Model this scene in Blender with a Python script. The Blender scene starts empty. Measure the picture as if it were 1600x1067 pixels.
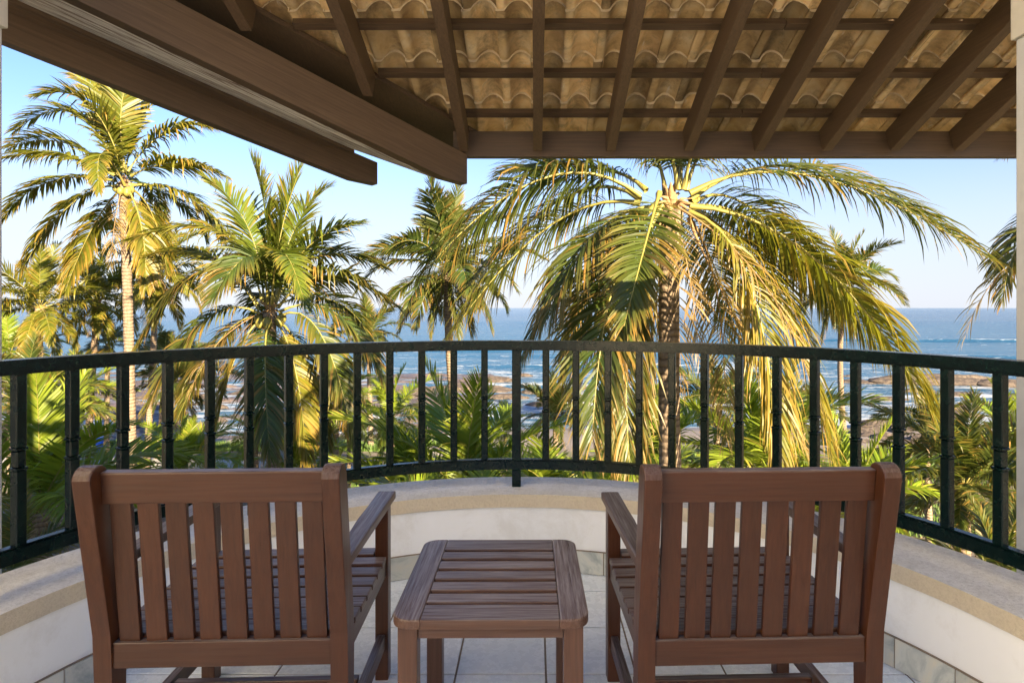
import bpy, bmesh, math, random
import numpy as np
from mathutils import Vector, Matrix
R = math.radians
rng = np.random.default_rng(7)
random.seed(7)
sc = bpy.context.scene
C = sc.collection
# ------------------------------------------------------------------ camera
H = 1.2                      # eye height over the balcony floor (floor is z = 0)
F, PX, PY = 960.0, 835.0, 481.0
cam = bpy.data.cameras.new('camera'); co = bpy.data.objects.new('camera', cam); C.objects.link(co)
co.location = (0, 0, H); co.rotation_euler = (R(90), 0, 0)
cam.sensor_width = 36; cam.lens = F / 1600 * 36
cam.shift_x = -(PX - 800) / 1600; cam.shift_y = -(533.5 - PY) / 1600
cam.clip_start = 0.05; cam.clip_end = 60000
sc.camera = co
# ------------------------------------------------------------------ light
SUN_AZ, SUN_EL = R(32), R(20)        # azimuth measured from straight behind the camera towards the right
w = bpy.data.worlds.new('World'); sc.world = w; w.use_nodes = True
nt = w.node_tree; nt.nodes.clear()
sky = nt.nodes.new('ShaderNodeTexSky'); sky.sky_type = 'NISHITA'; sky.sun_disc = False
sky.sun_elevation = SUN_EL; sky.sun_rotation = math.pi - SUN_AZ
sky.altitude = 0; sky.air_density = 1.0; sky.dust_density = .3; sky.ozone_density = 4.0
bg = nt.nodes.new('ShaderNodeBackground'); bg.inputs[1].default_value = 0.058
out = nt.nodes.new('ShaderNodeOutputWorld')
wtc = nt.nodes.new('ShaderNodeTexCoord'); wsx = nt.nodes.new('ShaderNodeSeparateXYZ'); wmr = nt.nodes.new('ShaderNodeMapRange'); wmr.interpolation_type = 'SMOOTHERSTEP'
wmr.inputs[1].default_value = .36; wmr.inputs[2].default_value = -.02; wmr.inputs[3].default_value = 0; wmr.inputs[4].default_value = .90
wmx = nt.nodes.new('ShaderNodeMix'); wmx.data_type = 'RGBA'; wmx.inputs[7].default_value = (2.95, 3.12, 3.5, 1)      # pale sea haze low in the sky, all round
nt.links.new(wtc.outputs['Generated'], wsx.inputs[0]); nt.links.new(wsx.outputs[2], wmr.inputs[0]); nt.links.new(wmr.outputs[0], wmx.inputs[0])
wtn = nt.nodes.new('ShaderNodeMix'); wtn.data_type = 'RGBA'; wtn.blend_type = 'MULTIPLY'; wtn.inputs[0].default_value = 1; wtn.inputs[7].default_value = (.93, .90, 1.0, 1)
nt.links.new(sky.outputs[0], wtn.inputs[6]); nt.links.new(wtn.outputs[2], wmx.inputs[6]); nt.links.new(wmx.outputs[2], bg.inputs[0]); nt.links.new(bg.outputs[0], out.inputs[0])
sun = bpy.data.lights.new('sun', 'SUN'); so = bpy.data.objects.new('sun', sun); C.objects.link(so)
sun.energy = 5.0; sun.angle = R(0.5); sun.color = (1.0, 0.80, 0.52)
sd = Vector((math.sin(SUN_AZ) * math.cos(SUN_EL), -math.cos(SUN_AZ) * math.cos(SUN_EL), math.sin(SUN_EL)))
so.rotation_euler = sd.to_track_quat('Z', 'Y').to_euler(); so.location = sd * 60
sc.view_settings.view_transform = 'Standard'; sc.view_settings.look = 'None'
sc.view_settings.gamma = 1; sc.view_settings.use_curve_mapping = False
sc.view_settings.exposure = 2.3
sc.cycles.max_bounces = 8; sc.cycles.diffuse_bounces = 5; sc.cycles.transmission_bounces = 4
sc.cycles.use_denoising = True

# ------------------------------------------------------------------ helpers
def P(px, py, Y):            # the place seen at a photo pixel, Y metres ahead
    return np.array([(px - PX) / F * Y, Y, H - (py - PY) / F * Y])
def tag(o, label=None, cat=None, group=None, kind=None):
    if label: o['label'] = label
    if cat: o['category'] = cat
    if group: o['group'] = group
    if kind: o['kind'] = kind
    return o
def thing(name, label, cat, loc=(0, 0, 0), rz=0, group=None):
    o = bpy.data.objects.new(name, None); C.objects.link(o); o.empty_display_size = .2
    o.location = loc; o.rotation_euler = (0, 0, rz)
    return tag(o, label, cat, group)
def link(name, me, mat=None, parent=None):
    if mat is not None and len(me.materials) == 0:
        for m in (mat if isinstance(mat, (list, tuple)) else [mat]): me.materials.append(m)
    o = bpy.data.objects.new(name, me); C.objects.link(o)
    if parent is not None: o.parent = parent
    return o
def mesh(name, v, f, smooth=False):
    me = bpy.data.meshes.new(name); me.from_pydata([tuple(map(float, x)) for x in v], [], f); me.update()
    if smooth: me.polygons.foreach_set('use_smooth', [True] * len(me.polygons))
    return me
def bevel_mesh(name, bm, b, seg=2):
    if b > 0:
        bmesh.ops.bevel(bm, geom=[e for e in bm.edges], offset=b, segments=seg, affect='EDGES', profile=.6, clamp_overlap=True)
    bmesh.ops.recalc_face_normals(bm, faces=bm.faces)
    me = bpy.data.meshes.new(name); bm.to_mesh(me); bm.free(); return me
def box(name, mat, parent, x0, x1, y0, y1, z0, z1, b=.003, M=None):
    bm = bmesh.new(); bmesh.ops.create_cube(bm, size=1)
    bmesh.ops.scale(bm, vec=(x1 - x0, y1 - y0, z1 - z0), verts=bm.verts)
    bmesh.ops.translate(bm, vec=((x0 + x1) / 2, (y0 + y1) / 2, (z0 + z1) / 2), verts=bm.verts)
    if M is not None: bmesh.ops.transform(bm, matrix=M, verts=bm.verts)
    return link(name, bevel_mesh(name, bm, b), mat, parent)
def bar(name, mat, parent, p0, p1, wx, th, side=(1, 0, 0), b=.003):
    """beam from p0 to p1; wx along 'side', th across"""
    p0, p1 = Vector(p0), Vector(p1); d = (p1 - p0); L = d.length; d.normalize()
    s = Vector(side); s = (s - s.dot(d) * d).normalized(); n = d.cross(s)
    M = Matrix((( s.x, d.x, n.x, (p0.x+p1.x)/2), (s.y, d.y, n.y, (p0.y+p1.y)/2), (s.z, d.z, n.z, (p0.z+p1.z)/2), (0,0,0,1)))
    return box(name, mat, parent, -wx/2, wx/2, -L/2, L/2, -th/2, th/2, b, M)
def extrude(name, mat, parent, prof, x0, x1, b=.003):
    """profile in (y, z), extruded along x"""
    bm = bmesh.new()
    a = [bm.verts.new((x0, y, z)) for y, z in prof]; c = [bm.verts.new((x1, y, z)) for y, z in prof]
    n = len(prof); fa = bm.faces.new(a); fc = bm.faces.new(c[::-1])
    for i in range(n): bm.faces.new((a[i], a[(i+1) % n], c[(i+1) % n], c[i]))
    if b > 0:
        bmesh.ops.bevel(bm, geom=list(fa.edges) + list(fc.edges), offset=b, segments=2, affect='EDGES', profile=.6)
    bmesh.ops.recalc_face_normals(bm, faces=bm.faces)
    me = bpy.data.meshes.new(name); bm.to_mesh(me); bm.free()
    return link(name, me, mat, parent)
def ring(name, mat, parent, r0, r1, z0, z1, a0, a1, n=96, cx=0, cy=0, b=.0, uneven=0):
    """arc-shaped solid; angle 0 looks along +Y, positive towards +X"""
    bm = bmesh.new(); rows = []
    for i in range(n + 1):
        a = a0 + (a1 - a0) * i / n; s, c = math.sin(a), math.cos(a)
        u = uneven * (random.random() - .5)
        rows.append([bm.verts.new((cx + (r + (u if k in (0, 1) else 0)) * s, cy + (r + (u if k in (0, 1) else 0)) * c, z)) for k, (r, z) in enumerate(((r0, z0), (r0, z1), (r1, z1), (r1, z0)))])
    for i in range(n):
        for k in range(4): bm.faces.new((rows[i][k], rows[i][(k+1) % 4], rows[i+1][(k+1) % 4], rows[i+1][k]))
    bm.faces.new(rows[0]); bm.faces.new(rows[-1][::-1])
    if b > 0:
        es = [e for e in bm.edges if len(e.link_faces) == 2 and e.calc_face_angle(0) > .8]
        bmesh.ops.bevel(bm, geom=es, offset=b, segments=2, affect='EDGES', profile=.6)
    bmesh.ops.recalc_face_normals(bm, faces=bm.faces)
    me = bpy.data.meshes.new(name); bm.to_mesh(me); bm.free()
    return link(name, me, mat, parent)
def tube_data(pts, rad, n=8, cap=True):
    pts = np.asarray(pts, float); m = len(pts); T = np.gradient(pts, axis=0); T /= np.linalg.norm(T, axis=1)[:, None]
    ref = np.array([0, 0, 1.]) if abs(T[0][2]) < .9 else np.array([1., 0, 0]); v = []
    for i in range(m):
        s = np.cross(T[i], ref); s /= np.linalg.norm(s); u = np.cross(s, T[i])
        for k in range(n):
            a = 2 * math.pi * k / n; v.append(pts[i] + rad[i] * (math.cos(a) * s + math.sin(a) * u))
    f = [(i*n+k, i*n+(k+1) % n, (i+1)*n+(k+1) % n, (i+1)*n+k) for i in range(m-1) for k in range(n)]
    if cap: f += [tuple(range(n))[::-1], tuple((m-1)*n+k for k in range(n))]
    return v, f
def tube(name, mat, parent, pts, rad, n=8):
    v, f = tube_data(pts, rad, n); return link(name, mesh(name, v, f, True), mat, parent)
def kids(o): return [c for c in bpy.data.objects if c.parent == o]
def copy_tree(o, parent=None):
    c = o.copy(); C.objects.link(c); c.parent = parent
    for k in kids(o): copy_tree(k, c)
    return c
# numpy value noise
_tab = rng.random((256, 256))
def vnoise(x, y):
    xi = np.floor(x).astype(int); yi = np.floor(y).astype(int); fx = x - xi; fy = y - yi
    fx = fx*fx*(3-2*fx); fy = fy*fy*(3-2*fy); g = lambda a, b: _tab[a & 255, b & 255]
    return (g(xi, yi)*(1-fx)+g(xi+1, yi)*fx)*(1-fy)+(g(xi, yi+1)*(1-fx)+g(xi+1, yi+1)*fx)*fy
def fbm(x, y, o=4):
    s = 0; a = .5
    for i in range(o): s = s + a*vnoise(x*2**i+17*i, y*2**i+31*i); a *= .5
    return s
def sstep(a, b, x):
    t = np.clip((x-a)/(b-a), 0, 1); return t*t*(3-2*t)

# ------------------------------------------------------------------ materials
class NM:
    def __init__(s, name, rough=.6, spec=.5):
        s.m = bpy.data.materials.new(name); s.m.use_nodes = True; s.t = s.m.node_tree
        s.b = s.t.nodes['Principled BSDF']; s.b.inputs['Roughness'].default_value = rough
        s.b.inputs['Specular IOR Level'].default_value = spec
        s.out = s.t.nodes['Material Output']
        s.tc = s.t.nodes.new('ShaderNodeTexCoord'); s.oi = s.t.nodes.new('ShaderNodeObjectInfo')
    def n(s, typ, **kw):
        nd = s.t.nodes.new(typ)
        for k, v in kw.items(): setattr(nd, k, v)
        return nd
    def l(s, a, b): s.t.links.new(a, b)
    def coords(s, scale=(1, 1, 1), obj=True, rnd=True, rot=(0, 0, 0)):
        mp = s.n('ShaderNodeMapping'); mp.inputs['Scale'].default_value = scale; mp.inputs['Rotation'].default_value = rot
        src = s.tc.outputs['Object']
        if not obj:
            g = s.n('ShaderNodeNewGeometry'); src = g.outputs['Position']
        if rnd:
            ad = s.n('ShaderNodeVectorMath', operation='ADD'); mu = s.n('ShaderNodeMath', operation='MULTIPLY'); mu.inputs[1].default_value = 37.0
            s.l(s.oi.outputs['Random'], mu.inputs[0]); s.l(src, ad.inputs[0]); s.l(mu.outputs[0], ad.inputs[1]); src = ad.outputs[0]
        s.l(src, mp.inputs[0]); return mp.outputs[0]
    def noise(s, co, scale, detail=5, rough=.6, dist=0):
        x = s.n('ShaderNodeTexNoise'); x.inputs['Scale'].default_value = scale; x.inputs['Detail'].default_value = detail
        x.inputs['Roughness'].default_value = rough; x.inputs['Distortion'].default_value = dist
        s.l(co, x.inputs['Vector']); return x.outputs['Fac']
    def ramp(s, fac, stops):
        r = s.n('ShaderNodeValToRGB'); e = r.color_ramp.elements
        while len(e) < len(stops): e.new(.5)
        for i, (p, c) in enumerate(stops):
            e[i].position = p; e[i].color = (c, c, c, 1) if not isinstance(c, (tuple, list)) else tuple(c) + (1,)
        s.l(fac, r.inputs[0]); return r.outputs[0]
    def mix(s, fac, a, b, mode='MIX'):
        x = s.n('ShaderNodeMix', data_type='RGBA', blend_type=mode)
        for sock, v in ((x.inputs[0], fac), (x.inputs[6], a), (x.inputs[7], b)):
            if isinstance(v, (int, float)): sock.default_value = v
            elif isinstance(v, tuple): sock.default_value = v + (1,) if len(v) == 3 else v
            else: s.l(v, sock)
        return x.outputs[2]
    def math(s, op, a, b=0.0, clamp=False):
        x = s.n('ShaderNodeMath', operation=op); x.use_clamp = clamp
        for sock, v in ((x.inputs[0], a), (x.inputs[1], b)):
            if isinstance(v, (int, float)): sock.default_value = v
            else: s.l(v, sock)
        return x.outputs[0]
    def bump(s, h, strength=.3, dist=.01):
        x = s.n('ShaderNodeBump'); x.inputs['Strength'].default_value = strength; x.inputs['Distance'].default_value = dist
        s.l(h, x.inputs['Height']); s.l(x.outputs[0], s.b.inputs['Normal']); return x
    def col(s, c):
        if isinstance(c, tuple): s.b.inputs['Base Color'].default_value = c + (1,)
        else: s.l(c, s.b.inputs['Base Color'])
        return s
def rnd_tint(k, c, amt=.25):
    v = k.math('ADD', k.math('MULTIPLY', k.oi.outputs['Random'], amt), 1 - amt / 2)
    return k.mix(1.0, c, v, 'MULTIPLY')
def wood(name, dark, light, axis, weather=0.0, rough=.45, tops=0.0, wcol=(.30, .27, .26)):
    k = NM(name, rough, .32)
    sc_ = [34, 34, 34]; sc_[axis] = 1.1
    co_ = k.coords(tuple(sc_)); g = k.noise(co_, 3.0, 8, .65, .6)
    g2 = k.noise(k.coords((3, 3, 3)), 2.0, 3, .5)
    c = k.ramp(g, [(.28, dark), (.72, light)])
    c = k.mix(k.math('MULTIPLY', g2, .5), c, dark)
    if weather or tops:
        gm = k.n('ShaderNodeNewGeometry'); sx = k.n('ShaderNodeSeparateXYZ'); k.l(gm.outputs['Normal'], sx.inputs[0])
        up = k.math('MULTIPLY', k.math('MAXIMUM', sx.outputs[2], 0.0), tops)      # rain-greyed on faces that lie open to the sky
        wn = k.ramp(k.noise(co_, 5.0, 6, .7, .2), [(.35, 0.0), (.72, 1.0)])
        f = k.math('MULTIPLY', wn, k.math('ADD', up, weather), True)
        c = k.mix(f, c, wcol)
    k.col(rnd_tint(k, c, .28)); k.l(k.math('ADD', k.math('MULTIPLY', g, .3), rough - .15), k.b.inputs['Roughness'])
    k.bump(g, .25, .0015); return k.m
WOODX = wood('reddish_wood_x', (.036, .0115, .0045), (.072, .0245, .0098), 0, .04, .34, .75)
WOODY = wood('reddish_wood_y', (.036, .0115, .0045), (.072, .0245, .0098), 1, .04, .34, .75)
WOODZ = wood('reddish_wood_z', (.036, .0115, .0045), (.072, .0245, .0098), 2, .02, .34, .5)
TABX = wood('table_wood_x', (.058, .027, .017), (.118, .058, .037), 0, .10, .32, .8, (.36, .32, .30))
TABY = wood('table_wood_y', (.058, .027, .017), (.118, .058, .037), 1, .10, .32, .8, (.36, .32, .30))
BEAM = wood('painted_roof_wood', (.066, .042, .025), (.145, .095, .057), 1, 0, .55)
BEAMX = wood('painted_batten_wood', (.066, .042, .025), (.145, .095, .057), 0, 0, .55)
TABZ = wood('table_wood_z', (.058, .027, .017), (.118, .058, .037), 2, .05, .34, .3)
def soffit_mat():
    k = NM('peeling_soffit', .8); co_ = k.coords((30, 1.4, 30))
    n = k.noise(co_, 3, 8, .7, .5); m = k.ramp(n, [(.40, 0.), (.56, 1.)])
    k.col(k.mix(m, (.16, .10, .07), (.66, .62, .54))); k.bump(n, .4, .003); return k.m
SOFFIT = soffit_mat()
def tile_mat():
    k = NM('weathered_clay', .85, .25)
    co_ = k.coords((1, 1, 1)); n = k.noise(co_, 7, 6, .6, .3); n2 = k.noise(k.coords((1, .3, 1)), 14, 7, .75, .5)
    c = k.ramp(n, [(.25, (.46, .30, .14)), (.5, (.76, .55, .28)), (.75, (.88, .73, .47))])
    lime = k.ramp(n2, [(.60, 0.), (.68, 1.)])
    c = k.mix(k.math('MULTIPLY', lime, .7), c, (.86, .82, .70))
    c = k.mix(k.math('MULTIPLY', k.ramp(k.noise(co_, 4, 7, .75, .4), [(.50, 0.), (.66, 1.)]), .62), c, (.12, .09, .055))
    # the tile head is darker, along the tile's own local y
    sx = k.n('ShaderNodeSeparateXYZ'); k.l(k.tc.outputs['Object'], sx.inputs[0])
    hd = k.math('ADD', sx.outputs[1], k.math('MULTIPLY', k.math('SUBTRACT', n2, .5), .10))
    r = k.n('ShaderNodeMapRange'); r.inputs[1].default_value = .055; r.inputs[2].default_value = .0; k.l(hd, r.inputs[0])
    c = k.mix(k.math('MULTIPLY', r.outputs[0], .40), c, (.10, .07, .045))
    v = k.math('ADD', k.math('MULTIPLY', k.math('POWER', k.oi.outputs['Random'], .6), .85), .42)
    c = k.mix(1.0, c, v, 'MULTIPLY'); k.col(c); k.bump(n, .45, .005); return k.m
CLAY = tile_mat()
def stucco(name, c1, c2, scale=60, bstr=.8, bd=.004, rough=.9, spots=None, amt=.5):
    k = NM(name, rough, .2); co_ = k.coords((1, 1, 1), rnd=False)
    n = k.noise(co_, scale, 6, .75); n2 = k.noise(co_, 3.2, 5, .6, .7)
    c = k.mix(k.ramp(n2, [(.35, 0.), (.7, 1.)]), c1, c2)
    if spots: c = k.mix(k.math('MULTIPLY', k.ramp(k.noise(co_, scale * .4, 6, .75, .5), [(.48, 0.), (.62, 1.)]), amt), c, spots)
    k.col(c); k.bump(n, bstr, bd); return k.m
def cap_mat():
    k = NM('rough_cap_stucco', .92, .2); co_ = k.coords((1, 1, 1), rnd=False)
    n = k.noise(co_, 30, 9, .78); n2 = k.noise(co_, 4, 6, .65, .7)
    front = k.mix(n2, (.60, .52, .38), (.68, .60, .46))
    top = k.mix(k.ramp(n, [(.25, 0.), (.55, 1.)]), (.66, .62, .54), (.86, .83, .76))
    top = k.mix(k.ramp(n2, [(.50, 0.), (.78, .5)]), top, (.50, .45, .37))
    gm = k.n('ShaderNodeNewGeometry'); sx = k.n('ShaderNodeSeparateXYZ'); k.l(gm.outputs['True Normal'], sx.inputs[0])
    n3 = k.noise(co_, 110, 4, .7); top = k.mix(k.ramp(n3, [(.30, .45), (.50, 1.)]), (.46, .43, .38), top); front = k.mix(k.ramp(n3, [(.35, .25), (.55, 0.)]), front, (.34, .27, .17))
    f = k.ramp(sx.outputs[2], [(.5, 0.), (.85, 1.)])       # upward faces take the paler top colour
    k.col(k.mix(f, front, top)); k.bump(k.math('ADD', n, k.math('MULTIPLY', n3, .5)), .8, .008); return k.m
CAP = cap_mat()
WALL = stucco('white_wall_paint', (.84, .86, .87), (.80, .82, .82), 9, .15, .002, .6, (.52, .50, .44), .22)
WARM = stucco('warm_wall_paint', (.82, .77, .66), (.80, .74, .62), 30, .2, .002, .7, (.6, .5, .4), .15)
WHITE = stucco('bright_wall_paint', (.88, .85, .79), (.85, .82, .75), 30, .2, .002, .7, (.7, .66, .6), .15)  # kept very pale so the added walls and slab bounce more light
CREAM = stucco('cream_wall_paint', (.64, .60, .50), (.58, .54, .45), 30, .2, .002, .7, (.4, .37, .3), .15)
EDGE = stucco('lit_rim_clay', (.74, .62, .42), (.40, .29, .17), 30, .5, .004, .9, (.85, .78, .62), .5)  # cut tile ends paler: their lit rim is put into the colour
def floor_mat():
    k = NM('glazed_floor_tile', .22, .5); co_ = k.coords((1, 1, 1))
    n = k.noise(co_, 4, 6, .6, 1.); n2 = k.noise(co_, 26, 5, .7)
    c = k.ramp(n, [(.3, (.76, .83, .86)), (.7, (.84, .88, .90))])
    c = k.mix(k.ramp(n2, [(.55, 0.), (.75, .25)]), c, (.42, .43, .42))
    k.col(rnd_tint(k, c, .06)); k.l(k.math('ADD', k.math('MULTIPLY', n2, .25), .15), k.b.inputs['Roughness']); return k.m
FTILE = floor_mat()
def marble_mat():
    k = NM('veined_skirting', .3, .5); co_ = k.coords((1, 1, 1)); n = k.noise(co_, 6, 7, .65, 2.)
    c = k.ramp(n, [(.3, (.30, .34, .33)), (.5, (.52, .54, .50)), (.7, (.60, .57, .47))])
    k.col(rnd_tint(k, c, .3)); return k.m
MARBLE = marble_mat()
GROUT = NM('brown_grout', .9).col((.22, .17, .12)).m
def rail_mat():
    k = NM('dark_green_gloss', .28, .28); co_ = k.coords((1, 1, 1), rnd=False); n = k.noise(co_, 40, 5, .6)
    n2 = k.noise(co_, 160, 3, .6)
    c = k.mix(k.ramp(n, [(.35, 0.), (.7, 1.)]), (.0008, .006, .0045), (.0016, .011, .008))
    c = k.mix(k.math('MULTIPLY', k.ramp(n2, [(.70, 0.), (.76, 1.)]), .2), c, (.08, .10, .09))
    k.col(c); k.l(k.math('ADD', k.math('MULTIPLY', n, .3), .10), k.b.inputs['Roughness']); k.bump(n, .2, .002); return k.m
GREEN = rail_mat()
def leaf_mat(name, young, old, dry, dryamt=1.0, glow=.25):
    k = NM(name, .42, .45)
    a = k.n('ShaderNodeAttribute', attribute_name='dry'); b = k.n('ShaderNodeAttribute', attribute_name='rnd')
    c = k.mix(b.outputs['Fac'], young, old)
    c = k.mix(k.math('MULTIPLY', k.oi.outputs['Random'], .35), c, (.17, .17, .022))
    c = k.mix(k.math('MULTIPLY', a.outputs['Fac'], dryamt, True), c, dry)
    hs = k.noise(k.coords((1, 1, 1)), 5, 3); c = k.mix(k.math('MULTIPLY', hs, .35), c, (.05, .06, .012))
    k.col(c)
    tr = k.n('ShaderNodeBsdfTranslucent'); tc = k.mix(glow, c, (.45, .50, .02)); k.l(tc, tr.inputs[0])
    ms = k.n('ShaderNodeMixShader'); ms.inputs[0].default_value = .42
    k.l(k.b.outputs[0], ms.inputs[1]); k.l(tr.outputs[0], ms.inputs[2]); k.l(ms.outputs[0], k.out.inputs[0]); return k.m
LEAF = leaf_mat('palm_leaflet', (.078, .132, .024), (.028, .070, .021), (.42, .225, .05), 1.0, .12)
LEAFM = leaf_mat('bright_palm_leaflet', (.165, .225, .022), (.065, .125, .020), (.42, .27, .05))
LEAFG = leaf_mat('golden_palm_leaflet', (.22, .225, .018), (.09, .135, .018), (.45, .26, .05))
LEAFY = leaf_mat('young_palm_leaflet', (.31, .40, .026), (.17, .28, .022), (.42, .33, .06))
LEAFD = leaf_mat('dead_palm_leaflet', (.34, .19, .065), (.22, .115, .045), (.42, .28, .13))
STEM = NM('yellow_green_rachis', .45).col((.25, .22, .055)).m
STEMD = NM('brown_rachis', .8).col((.26, .16, .07)).m
def trunk_mat():
    k = NM('ringed_palm_bark', .9, .2); co_ = k.coords((1, 1, 1))
    wv = k.n('ShaderNodeTexWave', wave_type='BANDS', bands_direction='Z'); wv.inputs['Scale'].default_value = 3.2
    wv.inputs['Distortion'].default_value = 3.5; wv.inputs['Detail'].default_value = 4; wv.inputs['Detail Scale'].default_value = 2.2
    k.l(co_, wv.inputs[0]); n = k.noise(k.coords((6, 6, 1.5)), 3, 6, .7)
    c = k.ramp(n, [(.3, (.17, .12, .08)), (.7, (.36, .28, .20))]); c = k.mix(k.ramp(wv.outputs['Fac'], [(.0, .7), (.35, 0.)]), c, (.08, .055, .04))
    k.col(rnd_tint(k, c, .3)); k.bump(k.math('ADD', wv.outputs['Fac'], n), .8, .02); return k.m
BARK = trunk_mat()
FIBRE = stucco('leaf_base_fibre', (.30, .18, .09), (.42, .29, .15), 30, .8, .01, .95, (.12, .07, .04), .6)
NUT = NM('coconut_husk', .5).col((.22, .20, .045)).m

# ------------------------------------------------------------------ ground, sea
SEA = -7.9
def ground_h(X, Y):
    z = np.full(X.shape, -7.0) + .10 * (fbm(X*.25, Y*.25) - .5)
    shore = 52 + 3.5*(fbm(X*.05+4, Y*0+2, 3)-.5)*2
    z = z - 1.15 * sstep(36.5, 53, Y) - .012*np.clip(Y - 30, 0, 60)*sstep(30, 60, Y)
    z = z - 2.5 * sstep(shore+2, shore+30, Y)
    # wet rock flats on the left, cut by pools
    m = sstep(-1.5, -6, X) * sstep(39, 42, Y) * (1 - sstep(84, 96, Y + 6*(fbm(X*.06, Y*.06)-.5)))
    st = np.abs(fbm(X*.11+9, Y*.55+3, 5) - .47)
    ledge = -8.12 + .34*sstep(.0, .12, st) + .55*(fbm(X*.5, Y*1.6, 3)-.45)
    z = z*(1-m) + ledge*m
    # low rocky rise on the right part of the beach
    m2 = np.exp(-((X-29)/7)**2 - ((Y-42)/2.6)**2); z = z + m2*(.25 + .9*np.abs(fbm(X*.5, Y*.9, 4)-.45))
    return z
def axis_pts(a, b, step, far, grow=1.35):
    c = list(np.arange(a, b + 1e-6, step)); s = step
    lo, hi = a, b
    while lo > -far: s *= grow; lo -= s; c.insert(0, lo)
    s = step
    while hi < far: s *= grow; hi += s; c.append(hi)
    return np.array(c)
def grid_mesh(name, xs, ys, zf, mat, smooth=True):
    X, Y = np.meshgrid(xs, ys); Z = zf(X, Y); n, m = X.shape
    v = np.stack([X, Y, Z], -1).reshape(-1, 3); idx = np.arange(n*m).reshape(n, m)
    f = np.stack([idx[:-1, :-1], idx[:-1, 1:], idx[1:, 1:], idx[1:, :-1]], -1).reshape(-1, 4)
    me = bpy.data.meshes.new(name); me.vertices.add(len(v)); me.vertices.foreach_set('co', v.ravel().astype(np.float32))
    me.loops.add(f.size); me.loops.foreach_set('vertex_index', f.ravel().astype(np.int32))
    me.polygons.add(len(f)); me.polygons.foreach_set('loop_start', np.arange(0, f.size, 4, dtype=np.int32))
    me.update(calc_edges=True); me.polygons.foreach_set('use_smooth', [smooth]*len(f)); return link(name, me, mat)
def ground_mat():
    k = NM('beach_ground', .9, .3); co_ = k.coords((1, 1, 1), obj=False, rnd=False)
    g = k.n('ShaderNodeNewGeometry'); s = k.n('ShaderNodeSeparateXYZ'); k.l(g.outputs['Position'], s.inputs[0])
    n = k.noise(co_, .6, 6, .65, .5); n2 = k.noise(co_, 7, 6, .75); n3 = k.noise(k.coords((1, 3, 1), obj=False, rnd=False), 1.6, 6, .7, .4)
    sand = k.ramp(n2, [(.3, (.17, .145, .13)), (.7, (.30, .26, .235))])  # sand, and rock below, darkened and purpled to stand in for shade
    soil = k.mix(k.ramp(n2, [(.4, 0.), (.65, 1.)]), (.11, .085, .06), (.24, .195, .145))
    nearf = k.n('ShaderNodeMapRange'); nearf.inputs[1].default_value = 33; nearf.inputs[2].default_value = 37; k.l(s.outputs[1], nearf.inputs[0])
    base = k.mix(nearf.outputs[0], soil, sand)
    # grass scattered through the palm garden
    gr = k.math('MULTIPLY', k.ramp(n, [(.50, 0.), (.56, 1.)]), k.math('SUBTRACT', 1.0, nearf.outputs[0]))
    base = k.mix(k.math('MULTIPLY', gr, .8), base, (.07, .10, .025))
    # wet sand by height, dark rock on the flats
    wet = k.n('ShaderNodeMapRange'); wet.inputs[1].default_value = SEA + .42; wet.inputs[2].default_value = SEA + .02; k.l(s.outputs[2], wet.inputs[0])
    base = k.mix(wet.outputs[0], base, (.13, .115, .115))
    rx = k.n('ShaderNodeMapRange'); rx.inputs[1].default_value = -2.; rx.inputs[2].default_value = -6.; k.l(s.outputs[0], rx.inputs[0])
    ry = k.n('ShaderNodeMapRange'); ry.inputs[1].default_value = 39; ry.inputs[2].default_value = 42; k.l(s.outputs[1], ry.inputs[0])
    zz = k.math('ADD', s.outputs[2], k.math('MULTIPLY', k.math('SUBTRACT', n3, .5), .7))
    rz = k.n('ShaderNodeMapRange'); rz.inputs[1].default_value = SEA - .08; rz.inputs[2].default_value = SEA + .10; k.l(zz, rz.inputs[0])
    rock = k.mix(k.ramp(n2, [(.38, 0.), (.66, 1.)]), (.030, .026, .030), (.20, .165, .165)); rock = k.mix(k.ramp(k.noise(co_, .18, 4, .6), [(.5, 0.), (.68, .7)]), rock, (.24, .16, .10))
    rf = k.math('MULTIPLY', k.math('MULTIPLY', rx.outputs[0], ry.outputs[0]), rz.outputs[0])
    base = k.mix(rf, base, rock)
    k.col(base); k.l(k.math('SUBTRACT', .95, k.math('MULTIPLY', wet.outputs[0], .6)), k.b.inputs['Roughness'])
    k.bump(k.math('ADD', n2, k.math('MULTIPLY', n3, 2.0)), .6, .08); return k.m
xs = axis_pts(-75, 75, .5, 3000); ys = axis_pts(4, 100, .3, 3000)
ys = ys[ys < 700]
tag(grid_mesh('ground', xs, ys, ground_h, ground_mat()), kind='structure')

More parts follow.
